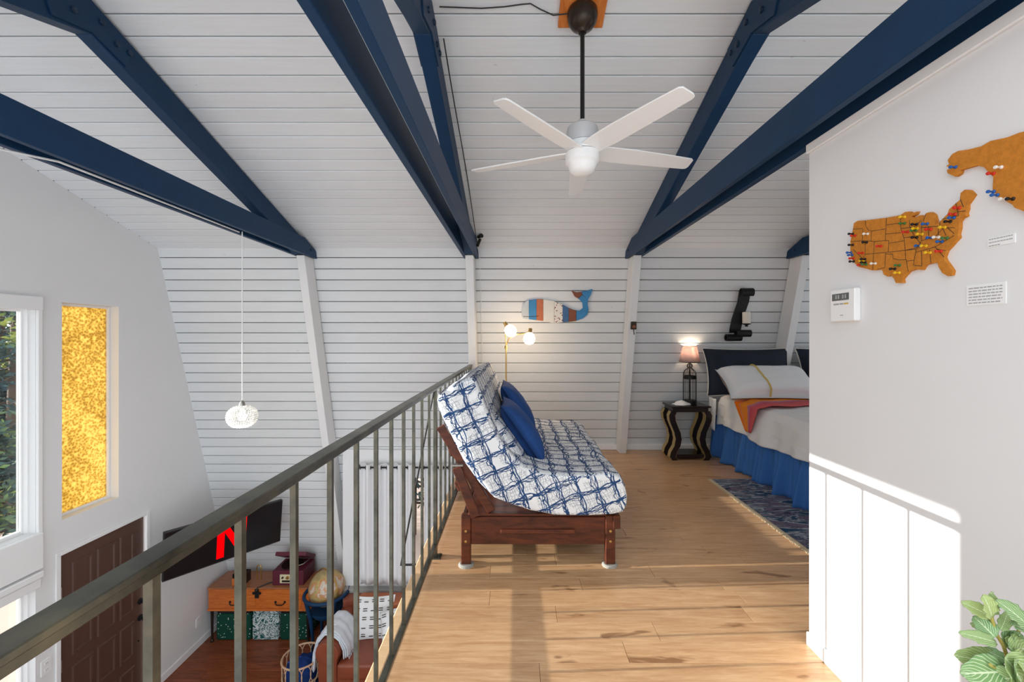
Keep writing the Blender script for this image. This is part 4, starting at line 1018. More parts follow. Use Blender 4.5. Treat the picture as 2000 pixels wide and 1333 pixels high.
plate_w([(561, 383), (580, 386), (600, 368), (598, 340), (580, 318), (571, 311), (598, 290), (610, 300), (630, 318), (627, 345), (633, 378), (625, 405), (600, 428), (561, 442)], 'wh_blue', 'tail_stem')
plate_w([(570, 310), (552, 300), (532, 266), (565, 276), (590, 273), (597, 289)], 'wh_brown', 'tail_fluke'); plate_w([(598, 289), (592, 272), (625, 266), (655, 257), (645, 290), (630, 317), (611, 299)], 'wh_blue', 'tail_fluke')
MB().tube([wallpt(*zoomw(248, 417), 0.031), wallpt(*zoomw(290, 418), 0.033), wallpt(*zoomw(340, 414), 0.033)], 0.003, 5).build('mouth_line', 'darkink', t)

# small hanger on the post
hx, hz_ = 1.357, 1.585; hd = wallD(hz_) - 0.222
t = thing('key_hook', (hx, hd, hz_ - 0.06), 'small dark metal hook plate on the white post', 'hook')
bx(hx - 0.036, hx + 0.03, hd - 0.02, hd + 0.012, hz_ - 0.04, hz_ + 0.05).build('hook_plate', 'darkbronze', t, bevel=0.006)
MB().lathe([(0, 0), (0.016, 0), (0.02, 0.02), (0.01, 0.035), (0, 0.036)], (hx - 0.006, hd - 0.02, hz_ - 0.01), 12, Matrix.Rotation(math.radians(90), 3, 'X')).build('boss', 'wh_brown', t, smooth=40)
MB().tube([(hx - 0.006, hd - 0.022, hz_ - 0.04), (hx - 0.004, hd - 0.026, hz_ - 0.075), (hx, hd - 0.025, hz_ - 0.10)], 0.005, 6).build('hook_pin', 'blacksteel', t)

# ------------------------------------------------------------------ black scroll sconce with candle
SXc = 2.645
t = thing('wall_sconce', tuple(wallpt(SXc, 1.44, 0.02)), 'black iron scroll wall sconce with an ivory candle above the bed', 'wall sconce')
def ribbon(path, width, th, nm):     # path of (s = out of wall, z, X centre); ribbon width along X
    mb = MB(); L = len(path)
    for i, (o_, z, xc) in enumerate(path):
        a = path[max(i - 1, 0)]; b = path[min(i + 1, L - 1)]
        tg = Vector((b[0] - a[0], b[1] - a[1])).normalized(); nm_ = Vector((-tg.y, tg.x)) * th / 2
        for sx in (-1, 1):
            for sg in (-1, 1):
                mb.v.append(tuple(wallpt(xc + sx * width / 2, z + sg * nm_.y, o_ + sg * nm_.x)))
    for i in range(L - 1):
        q = i * 4; r = q + 4
        mb.f += [(q, r, r + 2, q + 2), (q + 1, q + 3, r + 3, r + 1), (q, q + 1, r + 1, r), (q + 2, r + 2, r + 3, q + 3)]
    mb.f += [(0, 2, 3, 1), ((L - 1) * 4, (L - 1) * 4 + 1, (L - 1) * 4 + 3, (L - 1) * 4 + 2)]
    mb.build(nm, 'blacksteel', t, smooth=35)
top = [(0.075 + 0.045 * math.cos(a), 1.995 + 0.045 * math.sin(a), 2.66 + 0.02) for a in [math.radians(-50 + 28.75 * i) for i in range(9)]]
mid = [top[-1], (0.029, 1.955, 2.68), (0.035, 1.88, 2.675), (0.05, 1.78, 2.645), (0.07, 1.68, 2.615), (0.085, 1.58, 2.60), (0.085, 1.53, 2.60)]
bot = [(0.125 + 0.042 * math.cos(a), 1.525 + 0.042 * math.sin(a), 2.60 + 0.014 * i) for i, a in enumerate([math.radians(180 + 40 * i) for i in range(9)])]
ribbon(top, 0.135, 0.007, 'top_curl'); ribbon(mid, 0.135, 0.007, 'scroll_band')
Rq = Matrix.Rotation(math.radians(90), 3, 'Y')
def roll(xc, z, off, r, L_, nm):
    c_ = wallpt(xc, z, off); mb = MB().lathe([(r, -L_ / 2), (r, L_ / 2), (r * 0.72, L_ / 2), (r * 0.72, -L_ / 2), (r, -L_ / 2)], tuple(c_), 22, Rq)
    mb.f = [f for f in mb.f if len(f) == 4]; mb.build(nm, 'blacksteel', t, smooth=40)
roll(2.675, 1.535, 0.13, 0.042, 0.17, 'lower_curl'); roll(2.60, 1.47, 0.07, 0.042, 0.18, 'base_curl')
cp = wallpt(2.70, 1.60, 0.14)
MB().lathe([(0, 0), (0.02, 0), (0.012, 0.015), (0.05, 0.03), (0.055, 0.035), (0, 0.035)], (cp.x, cp.y, 1.58), 18).build('candle_cup', 'blacksteel', t, smooth=40)
MB().lathe([(0, 0), (0.043, 0), (0.044, 0.004), (0.044, 0.13), (0.038, 0.135), (0, 0.13)], (cp.x, cp.y, 1.615), 22).build('candle', 'candle', t, smooth=40, label='ivory pillar candle')

# ------------------------------------------------------------------ nightstand, lamp and cloth
NX0, NX1, NF, NBk, NT = 1.845, 2.285, 4.95, 5.27, 0.645
t = thing('nightstand', ((NX0 + NX1) / 2, (NF + NBk) / 2, 0), 'dark lacquered nightstand with gold-edged curvy legs by the bed', 'nightstand')
tp_ = [(NX0 - 0.012, NF - 0.03), (NX1 + 0.012, NF - 0.03), (NX1 + 0.012, NBk - 0.02), (NX0 - 0.012, NBk - 0.02)]
MB().prism(tp_, lambda a, b, c_: (a, b, c_), NT - 0.022, NT).build('table_top', 'blackwood', t, bevel=0.006)
bx(NX0 + 0.01, NX1 - 0.01, NF + 0.0, NBk - 0.04, NT - 0.075, NT - 0.022).build('apron', 'blackwood', t, bevel=0.004)
bx(NX0 + 0.03, NX1 - 0.03, NF + 0.02, NBk - 0.03, 0.02, 0.065).build('base_plinth', 'blackwood', t, bevel=0.005)
def legprof(sgn, x):
    zz = [0.0, 0.04, 0.10, 0.17, 0.25, 0.33, 0.40, 0.47, 0.53, 0.58]
    offs = [0.01, -0.02, -0.005, 0.035, 0.05, 0.035, 0.005, -0.022, -0.028, -0.005]      # inward shift
    return [(x - sgn * -o_ if False else x + sgn * o_, z) for o_, z in zip([-q for q in offs], zz)]
for sx, x in ((-1, NX0 + 0.03), (1, NX1 - 0.03)):
    for y in (NF + 0.0, NBk - 0.115):
        pr = legprof(sx, x)
        poly = [(a - 0.034, z) for a, z in pr] + [(a + 0.034, z) for a, z in pr][::-1]
        lg = MB().prism(poly, lambda a, b, w_: (a, w_, b), y, y + 0.085).build('leg', 'blackwood', t, smooth=30)
        for s in (-1, 1):                   # gold sawn edges of each leg
            strip = [(a + s * 0.035, z) for a, z in pr] + [(a + s * 0.038, z) for a, z in pr][::-1]
            MB().prism(strip, lambda a, b, w_: (a, w_, b), y + 0.004, y + 0.081).build('gilt_edge', 'goldpaint', lg, smooth=30)
BLX, BLD = 2.115, 5.10
t = thing('table_lamp', (BLX, BLD, NT), 'lit bedside lamp with black birdcage base and pinkish shade', 'table lamp')
MB().lathe([(0, NT), (0.078, NT), (0.08, NT + 0.01), (0.08, NT + 0.045), (0.074, NT + 0.05), (0, NT + 0.05)], (BLX, BLD, 0), 24).build('base_drum', 'blacksteel', t, smooth=40)
for z0, z1 in ((NT + 0.305, NT + 0.345),):
    mb = MB().lathe([(0.078, z0), (0.078, z1), (0.074, z1), (0.074, z0), (0.078, z0)], (BLX, BLD, 0), 24); mb.f = [f for f in mb.f if len(f) == 4]; mb.build('cage_band', 'blacksteel', t, smooth=40)
for i in range(12):
    a = 2 * math.pi * i / 12; c_, s_ = math.cos(a), math.sin(a)
    pf = [(0.076, 0.04), (0.076, 0.33), (0.074, 0.375), (0.06, 0.405), (0.036, 0.425), (0.022, 0.44), (0.034, 0.46), (0.028, 0.48), (0.008, 0.495)]
    MB().tube([(BLX + r * c_, BLD + r * s_, NT + z) for r, z in pf], 0.0026, 5).build('cage_wire', 'blacksteel', t, smooth=60)
MB().tube([(BLX, BLD, NT + 0.05), (BLX, BLD, NT + 0.54)], 0.007, 8).build('stem', 'blacksteel', t, smooth=40)
k = N('lamp_shade_fabric'); v = k.coord('Object', (1, 1, 1))
cc = k.mix(k.noise(v, 60, 3, 0.6), (0.60, 0.46, 0.44, 1), (0.76, 0.62, 0.58, 1))
t1 = k.n('ShaderNodeBsdfTranslucent'); k.l(cc, t1.inputs[0]); d1 = k.n('ShaderNodeBsdfDiffuse'); k.l(cc, d1.inputs[0])
m1 = k.n('ShaderNodeMixShader'); m1.inputs[0].default_value = 0.5; k.l(t1.outputs[0], m1.inputs[1]); k.l(d1.outputs[0], m1.inputs[2]); k.l(m1.outputs[0], k.out.inputs[0]); M['shade'] = k.m
sz0, sz1 = NT + 0.512, NT + 0.705
mb = MB().lathe([(0.122, sz0), (0.078, sz1)], (BLX, BLD, 0), 32); mb.f = [f for f in mb.f if len(f) == 4]
o = mb.build('lamp_shade', 'shade', t, smooth=60); s = o.modifiers.new('thick', 'SOLIDIFY'); s.thickness = 0.002
for z, r in ((sz0, 0.122), (sz1, 0.078)):
    MB().tube([(BLX + r * math.cos(a), BLD + r * math.sin(a), z) for a in [2 * math.pi * i / 32 for i in range(32)]], 0.003, 5, closed=True).build('shade_trim', 'darkbronze', t, smooth=60)
MB().lathe([(0, NT + 0.54), (0.015, NT + 0.545), (0.028, NT + 0.585), (0.02, NT + 0.615), (0, NT + 0.62)], (BLX, BLD, 0), 14).build('bulb', 'bulb_warm', t, smooth=180)
lamp('bedside_glow', (BLX, BLD, NT + 0.66), 5.5, (1.0, 0.80, 0.58), 0.03, t)
mb = MB()
def nap(u, v):
    a = 2 * math.pi * v; r = 0.10 * u * (1 + 0.14 * math.sin(a * 3 + 1) + 0.07 * math.sin(a * 7))
    return (1.985 + r * math.cos(a) * 1.1, 5.03 + r * math.sin(a) * 0.7, NT + 0.004 + 0.05 * (1 - u) ** 0.8 + 0.012 * math.sin(a * 4 + u * 9) * u * (1 - u) * 3)
mb.grid(nap, 14, 40); mb.build('folded_napkin', 'bedwhite', None, smooth=180, label='small crumpled white cloth on the nightstand', category='cloth')

# ------------------------------------------------------------------ bed
BE0, BE1, BH, BFt = 2.43, 3.95, 5.04, 3.15
t = thing('bed', ((BE0 + BE1) / 2, 4.1, 0), 'bed with white cover and gathered blue skirt in the alcove', 'bed')
bx(BE0 + 0.06, BE1 - 0.06, BFt + 0.06, BH, 0.12, 0.70).build('mattress', 'bedwhite', t, bevel=0.05, seg=3, smooth=60)
def cover(u, v):
    D = BFt + (BH - BFt) * v
    hem = 0.40 + 0.02 * math.sin(v * 9) + 0.03 * v - (0.03 * max(0, (v - 0.9) * 10))
    path = [(BE0 - 0.03, hem), (BE0 - 0.02, 0.52), (BE0 - 0.005, 0.66), (BE0 + 0.03, 0.735), (BE0 + 0.10, 0.765), (BE0 + 0.30, 0.775), (BE1 - 0.3, 0.78), (BE1 - 0.08, 0.765), (BE1 - 0.01, 0.70), (BE1 + 0.02, 0.42)]
    q = u * (len(path) - 1); i = min(int(q), len(path) - 2); r = q - i
    x = path[i][0] * (1 - r) + path[i + 1][0] * r; z = path[i][1] * (1 - r) + path[i + 1][1] * r
    w = max(0, 1 - i / 2.5)
    x += w * (0.022 * math.sin(v * 21) + 0.012 * math.sin(v * 47 + 1)); z += 0.007 * math.sin(v * 13 + u * 9) * (1 if 3 < i < 7 else 0.2)
    return (x, D, z)
o = MB().grid(cover, 72, 60).build('cover', 'bedwhite', t, smooth=180); s = o.modifiers.new('thick', 'SOLIDIFY'); s.thickness = 0.012
def fl(u, v):     # corner of the sheet hanging at the head end
    return (BE0 - 0.05 - 0.02 * v + 0.015 * math.sin(u * 7), 5.16 - 0.16 * u, 0.72 - (0.28 + 0.10 * u) * v)
o = MB().grid(fl, 12, 12).build('sheet_corner', 'bedwhite', t, smooth=180); s = o.modifiers.new('thick', 'SOLIDIFY'); s.thickness = 0.006
def skirt(u, v):
    D = BFt + (5.22 - BFt) * u; fold = math.sin(u * 2 * math.pi * 6.5) + 0.55 * math.sin(u * 2 * math.pi * 15 + 1.3) + 0.3 * math.sin(u * 2 * math.pi * 31)
    return (BE0 + 0.035 - (0.006 + 0.042 * v) * fold - 0.035 * v, D + 0.02 * v * math.cos(u * 40), 0.50 - 0.495 * v)
o = MB().grid(skirt, 220, 14).build('bed_skirt', 'skirtblue', t, smooth=180); s = o.modifiers.new('thick', 'SOLIDIFY'); s.thickness = 0.004
def skirtf(u, v):
    return (BE0 + 0.03 + (BE1 - BE0) * u, BFt + 0.01 - 0.02 * v * math.sin(u * 60), 0.50 - 0.495 * v)
o = MB().grid(skirtf, 120, 8).build('bed_skirt', 'skirtblue', t, smooth=180); s = o.modifiers.new('thick', 'SOLIDIFY'); s.thickness = 0.004
# cushions at the head
lb = math.radians(76)
cushion('bolster_cushion', (2.69, 4.86, 1.055), (1, 0, 0), (0, math.cos(lb), math.sin(lb)), (0, -math.sin(lb), math.cos(lb)), 1.0, 0.56, 0.18, 'blackcushion', 'long charcoal cushion propped against the boards behind the white pillow', 'cushion', 'charcoal headboard cushions', 'candle', pw=4)
cushion('bolster_cushion', (3.78, 4.86, 1.055), (1, 0, 0), (0, math.cos(lb), math.sin(lb)), (0, -math.sin(lb), math.cos(lb)), 1.0, 0.56, 0.18, 'blackcushion', 'charcoal cushion beyond the white post, mostly hidden by the map wall', 'cushion', 'charcoal headboard cushions', 'candle', pw=4)
pb = math.radians(38)
tpw = cushion('bed_pillow', (2.76, 4.60, 0.945), (1, -0.06, 0), (0, math.cos(pb), math.sin(pb)), (0, -math.sin(pb), math.cos(pb)), 0.96, 0.46, 0.28, 'bedwhite', 'big white pillow with a yellow stripe on the bed', 'pillow', 'bed pillows', pw=5)
M['yellowtrim'] = plain('mustard_trim', srgb(206, 176, 92), 0.8, 0, 0.1, 30)
pts = []
for i in range(15):
    y = -1 + 2 * i / 14 * 0.99 + 0.01; x = -0.22
    h = (max(0, 1 - abs(x) ** 5) * max(0, 1 - abs(y) ** 5)) ** 0.55
    wr = 0.02 * math.sin(9 * x + 3 * y) * h + 0.015 * math.sin(13 * y - 4 * x) * h
    a_ = Vector((1, -0.06, 0)).normalized(); b_ = Vector((0, math.cos(pb), math.sin(pb))); n_ = Vector((0, -math.sin(pb), math.cos(pb)))
    pts.append(Vector((2.76, 4.60, 0.945)) + a_ * (x * 0.48 + 0.02 * y * -1) + b_ * (y * 0.23) + n_ * (0.14 * (h + wr) + 0.003))
MB().tube(pts, 0.009, 6).build('stripe_trim', 'yellowtrim', tpw, smooth=60, label='mustard yellow woven stripe')
cushion('bed_pillow', (3.76, 4.45, 0.93), (1, 0.1, 0), (0, math.cos(pb), math.sin(pb)), (0, -math.sin(pb), math.cos(pb)), 0.84, 0.48, 0.20, 'paleblue', 'pale blue pillow on the bed half hidden by the map wall', 'pillow', 'bed pillows', pw=5)
cushion('bed_pillow', (3.80, 4.66, 0.99), (1, 0.05, 0), (0, math.cos(pb + .2), math.sin(pb + .2)), (0, -math.sin(pb + .2), math.cos(pb + .2)), 0.84, 0.5, 0.18, 'bedwhite', 'white pillow behind the pale blue one by the map wall', 'pillow', 'bed pillows', pw=5)
# orange shawl across the bed with its corner hanging down
k = N('orange_paisley_shawl'); tc = k.n('ShaderNodeTexCoord'); uv = tc.outputs['UV']
sp = k.n('ShaderNodeSeparateXYZ'); k.l(uv, sp.inputs[0])
nz = k.noise(uv, 7, 3, 0.5, 1.2)
d = k.math('ADD', sp.outputs[1], k.math('MULTIPLY', nz, 0.10))
wv = k.math('SINE', k.math('MULTIPLY', nz, 60.0))
inner_c = k.mix(k.math('MULTIPLY', k.math('ADD', wv, 1.0), 0.5), srgb(240, 138, 34), srgb(214, 104, 60))
bd1 = k.ramp(d, [(0.0, srgb(240, 122, 12)), (0.24, srgb(240, 122, 12)), (0.27, srgb(200, 130, 130)), (0.31, srgb(236, 140, 50)), (0.62, srgb(236, 140, 40)), (0.66, srgb(164, 116, 150)), (0.78, srgb(190, 76, 96)), (1.0, srgb(206, 92, 96))])
k.set(k.mix(k.math('MULTIPLY', k.math('GREATER_THAN', wv, 0.55), 0.30), bd1, inner_c), 0.75, 0, 0.15); M['shawl'] = k.m
def bedsurf(X, D, lift):
    if X > BE0 + 0.12: return (X, D, 0.785 + lift)
    s = BE0 + 0.12 - X                        # length past the edge
    if s < 0.12: return (BE0 + 0.12 - s, D, 0.785 + lift - s * s * 2.2)
    return (BE0 - 0.045 - lift, D, 0.752 + lift - (s - 0.12))
def shawl(u, v):                              # u along the band from hanging corner, v across
    Xc = 2.15 + 1.45 * u; top_ = 4.62 - 0.10 * u; wdt = 0.72 * min(1, 0.14 + u * 2.6) * (1 - 0.45 * max(0, u - 0.35))
    mid_ = 4.30 + 0.2 * min(1, u * 2)
    D0_ = mid_ + wdt * 0.42; D1_ = mid_ - wdt * 0.58
    x, y, z = bedsurf(Xc, D0_ + (D1_ - D0_) * v, 0.012)
    return (x, y, z + 0.004 * math.sin(v * 20 + u * 9))
mb = MB().grid(shawl, 60, 30)
o = mb.build('shawl', 'shawl', None, smooth=180, label='orange and pink paisley shawl draped across the bed, corner hanging', category='shawl')
ul = o.data.uv_layers.new(name='UVMap')
for lp in o.data.loops:
    i = lp.vertex_index; ul.data[lp.index].uv = ((i // 31) / 60, (i % 31) / 30)
s = o.modifiers.new('thick', 'SOLIDIFY'); s.thickness = 0.005
# rug
k = N('blue_grey_rug'); v = k.coord('Object', (1, 1, 1))
n1 = k.noise(k.coord('Object', (1.2, 5, 1)), 2.4, 4, 0.6, 1.0); 
k.set(k.ramp(n1, [(0.30, srgb(34, 70, 104)), (0.42, srgb(56, 80, 102)), (0.475, srgb(176, 178, 184)), (0.52, srgb(60, 80, 100)), (0.60, srgb(128, 112, 128)), (0.68, srgb(46, 64, 84))]), 0.95, 0, 0.05)
k.bump(k.noise(v, 140, 2, 0.5), 0.5, 0.006); M['rug'] = k.m
t = thing('area_rug', (2.45, 3.2, 0), 'blue-grey streaked rug with beige fringe beside the bed', 'rug')
bx(1.99, 2.95, 2.10, 4.28, 0.0, 0.010).build('rug_field', 'rug', t, bevel=0.003)
mb = MB()
for i in range(300):
    y = 2.12 + 2.15 * i / 299; mb.tube([(1.992, y, 0.007), (1.962 - R.uniform(0, .012), y + R.uniform(-.006, .006), 0.004)], 0.0035, 4)
mb.build('fringe', 'beige', t, kind='stuff')

# ------------------------------------------------------------------ things on the map wall
def mapwall(x, y, out=0.0):         # point on the partition face seen at a photo position
    D = F_PX * WX / (x - 1007); return (WX - out, D, H_CAM - (y - 660) * D / F_PX)
def zmap(a, b): return (1600 + a / 3.3325, 250 + b / 3.3325)
us = [(245, 620), (270, 605), (320, 602), (460, 585), (550, 568), (580, 548), (605, 545), (625, 555), (660, 545), (650, 565), (622, 577), (640, 584), (680, 568), (694, 578), (700, 592), (706, 575), (718, 555), (745, 548), (770, 565), (780, 600), (775, 632), (805, 615), (830, 590), (860, 560), (870, 530), (915, 490), (940, 470), (945, 425), (970, 403), (1000, 405), (1030, 435), (1010, 465), (985, 500), (985, 530), (975, 555), (980, 575), (950, 590), (935, 610), (935, 650), (925, 690), (930, 715), (900, 745), (880, 770), (850, 800), (835, 840), (840, 860), (870, 900), (890, 930), (885, 960), (860, 965), (825, 945), (800, 905), (795, 880), (750, 882), (710, 893), (690, 925), (650, 920), (605, 935), (580, 960), (560, 985), (565, 1010), (520, 1010), (510, 985), (490, 960), (465, 968), (440, 955), (430, 925), (400, 925), (365, 928), (320, 915), (275, 905), (250, 880), (228, 850), (222, 800), (222, 740), (235, 680)]
ak = [(850, 250), (870, 235), (860, 210), (890, 170), (930, 150), (1000, 140), (1080, 120), (1140, 85), (1250, 62), (1333, 30), (1420, 12), (1440, 300), (1430, 600), (1400, 560), (1333, 532), (1300, 520), (1285, 500), (1240, 476), (1190, 452), (1155, 400), (1160, 320), (1120, 280), (1100, 255), (1050, 245), (990, 262), (945, 275), (940, 300), (910, 318), (860, 295), (855, 275), (890, 258)]
def cork(outline, th, label):
    t = thing('cork_map', mapwall(*zmap(*outline[0])), label, 'cork map')
    mb = MB(); P = [mapwall(*zmap(a, b)) for a, b in outline]; n = len(P)
    mb.add([(WX, p[1], p[2]) for p in P] + [(WX - th, p[1], p[2]) for p in P], [tuple(range(n))[::-1], tuple(range(n, 2 * n))] + [(i, (i + 1) % n, n + (i + 1) % n, n + i) for i in range(n)])
    mb.build('cork_sheet', 'cork', t)
    return t
tu = cork(us, 0.012, 'cork cutout map of the lower forty-eight states studded with push pins')
tk = cork(ak, 0.012, 'larger cork cutout map cut off by the right edge of the photo')
lines = [[(240, 660), (305, 656), (300, 735)], [(320, 602), (325, 640), (340, 665), (362, 672), (358, 738)], [(224, 740), (320, 735), (380, 740), (475, 733)], [(362, 672), (452, 658)], [(460, 585), (452, 735)], [(452, 692), (555, 682)], [(460, 632), (550, 620)],
         [(550, 568), (555, 660), (575, 720), (583, 795), (585, 860)], [(475, 733), (472, 810)], [(320, 735), (320, 823), (300, 860)], [(380, 740), (375, 825), (368, 925)], [(320, 823), (472, 810), (585, 797), (660, 780)], [(455, 815), (448, 910), (400, 920)],
         [(455, 820), (500, 822), (503, 850), (540, 860), (590, 858), (602, 934)], [(240, 790), (300, 850)], [(475, 752), (575, 735)], [(575, 715), (642, 708)], [(557, 656), (640, 645)], [(585, 797), (655, 790), (642, 862), (638, 895), (690, 900)], [(590, 868), (642, 862)],
         [(655, 810), (780, 775), (905, 700)], [(690, 803), (693, 900)], [(742, 790), (752, 882)], [(780, 775), (838, 842)], [(790, 790), (850, 800)], [(690, 735), (780, 708), (830, 655)], [(690, 610), (690, 735), (658, 790)], [(735, 640), (738, 705)], [(690, 650), (800, 640), (800, 700)],
         [(810, 605), (810, 650), (910, 650)], [(825, 595), (935, 570)], [(915, 490), (932, 568)], [(945, 465), (965, 515)], [(612, 600), (612, 640), (640, 700), (682, 750)], [(690, 600), (640, 645)], [(720, 560), (700, 610)], [(930, 545), (980, 540)], [(830, 655), (850, 700)], [(860, 650), (905, 690)]]
for ln in lines:
    mb = MB()
    for (a, b), (c_, d_) in zip(ln[:-1], ln[1:]):
        p, q = Vector(mapwall(*zmap(a, b), 0.0122)), Vector(mapwall(*zmap(c_, d_), 0.0122)); tg = (q - p).normalized(); s = Vector((0, -tg.z, tg.y)) * 0.0009
        mb.add([p - s, q - s, q + s, p + s, ], [(0, 1, 2, 3)])
        f = Vector((-0.0004, 0, 0)); mb.v[-4:] = [tuple(Vector(v_) + f) for v_ in mb.v[-4:]]
    mb.build('state_border', 'darkink', tu)
pc = {'red': srgb(206, 44, 30), 'blue': srgb(28, 92, 168), 'black': srgb(26, 22, 22), 'yellow': srgb(232, 186, 28), 'green': srgb(62, 112, 56), 'white': srgb(232, 228, 220)}
RYn = Matrix.Rotation(math.radians(-90), 3, 'Y')
pin_me = {}
for nm, c_ in pc.items():
    M['pin_' + nm] = plain('pin_plastic_' + nm, c_, 0.3, 0, 0.03)
    pin_me[nm] = MB().lathe([(0.0006, -0.006), (0.0006, 0.0), (0.0052, 0.0), (0.0052, 0.002), (0.003, 0.004), (0.0027, 0.012), (0.0048, 0.015), (0.0052, 0.018), (0.004, 0.020), (0, 0.020)], (0, 0, 0), 10, RYn).mesh('push_pin', 'pin_' + nm, (0, 0, 0), smooth=40)
up_ = [('yellow', 580, 580), ('green', 580, 622), ('black', 660, 628), ('blue', 730, 625), ('yellow', 665, 655), ('green', 655, 668), ('red', 600, 678), ('yellow', 695, 692), ('black', 660, 713), ('red', 752, 660), ('yellow', 845, 647), ('blue', 760, 715), ('white', 803, 712), ('green', 860, 718), ('blue', 827, 740), ('blue', 683, 768), ('yellow', 722, 768), ('yellow', 748, 812), ('red', 820, 803), ('red', 940, 520), ('red', 910, 562), ('blue', 905, 585), ('black', 880, 610), ('black', 240, 690), ('red', 255, 702), ('white', 338, 690), ('black', 332, 745), ('red', 425, 770), ('black', 240, 762), ('blue', 228, 812), ('blue', 236, 828), ('red', 245, 850), ('black', 246, 870), ('red', 305, 815), ('black', 320, 855), ('yellow', 312, 866), ('black', 322, 876), ('red', 300, 893), ('green', 328, 889), ('white', 388, 883), ('green', 548, 895), ('black', 516, 918), ('yellow', 545, 943)]
ap_ = [('blue', 915, 255), ('white', 1215, 256), ('red', 1165, 297), ('blue', 1165, 415), ('blue', 1190, 437), ('white', 1245, 463), ('black', 1292, 462)]
for lst, nm in ((up_, 'cork United States map'), (ap_, 'larger cork map at the right edge')):
    ORD = ['leftmost', 'second', 'third', 'fourth', 'fifth', 'sixth', 'seventh', 'eighth', 'ninth', 'tenth', 'eleventh']
    for col_ in pc:
        same = sorted([q for q in lst if q[0] == col_], key=lambda q: (q[1], q[2]))
        for i, (c_, a, b) in enumerate(same):
            if len(same) == 1: lab = f'the only {c_} push pin in the {nm}'
            elif i == 0: lab = f'leftmost {c_} push pin in the {nm}'
            else: lab = f'{ORD[i]} {c_} push pin from the left in the {nm}'
            place('push_pin', pin_me[c_], mapwall(*zmap(a, b), 0.012), None, label=lab, category='push pin', group=f'{c_} pins in the {nm}')
# thermostat
p0, p1 = mapwall(1633, 570, 0), mapwall(1682, 628, 0)
D0, D1 = p1[1], p0[1]; z1, z0 = 1.652, 1.518
t = thing('thermostat', (WX, (D0 + D1) / 2, z0), 'white wall thermostat with grey display below the cork map', 'thermostat')
bx(WX - 0.026, WX, D0, D1, z0, z1).build('case', 'plasticwhite', t, bevel=0.004)
dw = D1 - D0
sc_ = bx(WX - 0.0275, WX - 0.0262, D0 + 0.22 * dw, D0 + 0.90 * dw, z0 + 0.088, z0 + 0.117).build('display', 'lcd', t)
for q in (0.32, 0.42, 0.60, 0.70): bx(WX - 0.0282, WX - 0.0276, D0 + q * dw, D0 + (q + 0.05) * dw, z0 + 0.095, z0 + 0.111).build('digit_segment', 'ink', sc_)
for a, b, m_ in ((0.62, 0.84, 'ink'), (0.45, 0.58, 'ink'), (0.24, 0.42, 'yellowtrim')): bx(WX - 0.0272, WX - 0.0262, D0 + a * dw, D0 + b * dw, z0 + 0.070, z0 + 0.076).build('button_print', m_, t)
bx(WX - 0.0272, WX - 0.0262, D0 + 0.45 * dw, D0 + 0.57 * dw, z0 + 0.024, z0 + 0.027).build('button_print', 'ink', t)
# paper notes
def note(q, rows, label):
    P = [mapwall(*c_) for c_ in q]
    Dm = [p[1] for p in P]; zz = [p[2] for p in P]
    D0, D1, z0, z1 = min(Dm), max(Dm), min(zz), max(zz)
    z1 = (P[0][2] + P[1][2]) / 2; z0 = (P[2][2] + P[3][2]) / 2
    t = thing('paper_note', (WX, (D0 + D1) / 2, z0), label, 'note')
    bx(WX - 0.002, WX, D0, D1, z0, z1).build('card', 'paper', t)
    for i in range(rows):
        z = z1 - (z1 - z0) * (0.16 + 0.72 * i / max(1, rows - 1)); e = 1.0 if i < rows - 1 else 0.5 if rows < 5 else 0.95
        x = 0.06; dl = D1 - D0; h = (z1 - z0) * 0.32 / rows
        while x < 0.90 * e:
            l = R.uniform(0.05, 0.13); l = min(l, 0.92 - x)
            bx(WX - 0.0026, WX - 0.0021, D1 - (x + l) * dl, D1 - x * dl, z - h / 2, z + h / 2).build('text_line', 'ink', t); x += l + 0.025
note([(1930, 466), (1984, 456), (1984, 476), (1930, 482)], 3, 'small white paper note between the two cork maps')
note([(1889, 557), (1966, 552), (1966, 594), (1889, 597)], 6, 'larger white paper note with six lines of text below the maps')

# ------------------------------------------------------------------ potted plant at the right edge
k = N('veined_leaf'); tc = k.n('ShaderNodeTexCoord'); sp = k.n('ShaderNodeSeparateXYZ'); k.l(tc.outputs['UV'], sp.inputs[0])
ab = k.math('ABSOLUTE', sp.outputs[1])
vn = k.math('SINE', k.math('MULTIPLY', k.math('SUBTRACT', sp.outputs[0], k.math('MULTIPLY', ab, 0.55)), 48.0))
mr = k.ramp(vn, [(0.62, (0, 0, 0, 1)), (0.9, (1, 1, 1, 1))]); mid_ = k.ramp(ab, [(0.03, (1, 1, 1, 1)), (0.07, (0, 0, 0, 1))])
oi = k.n('ShaderNodeObjectInfo')
gr = k.mix(oi.outputs['Random'], srgb(116, 156, 100), srgb(166, 184, 104))
col = k.mix(k.math('MAXIMUM', k.math('MULTIPLY', mr, 0.75), mid_), gr, srgb(214, 226, 186))
k.set(col, 0.5, 0, 0.4); k.b.inputs['Subsurface Weight'].default_value = 0.0
M['leaf'] = k.m
M['stem'] = plain('plant_stem', srgb(176, 164, 84), 0.6, 0, 0.15)
PXc, PDc = 1.115, 0.93
t = thing('potted_plant', (PXc, PDc, 0), 'leafy plant with pale-veined green leaves at the bottom right corner', 'potted plant')
mb = MB().lathe([(0.0, 0.0), (0.095, 0.0), (0.10, 0.02), (0.125, 0.52), (0.13, 0.55), (0.118, 0.55), (0.115, 0.50), (0, 0.50)], (PXc + 0.02, PDc, 0), 28); mb.build('planter', 'potgrey', t, smooth=40)
MB().lathe([(0, 0.505), (0.112, 0.505), (0.11, 0.515), (0, 0.52)], (PXc + 0.02, PDc, 0), 24).build('soil', 'bark', t)
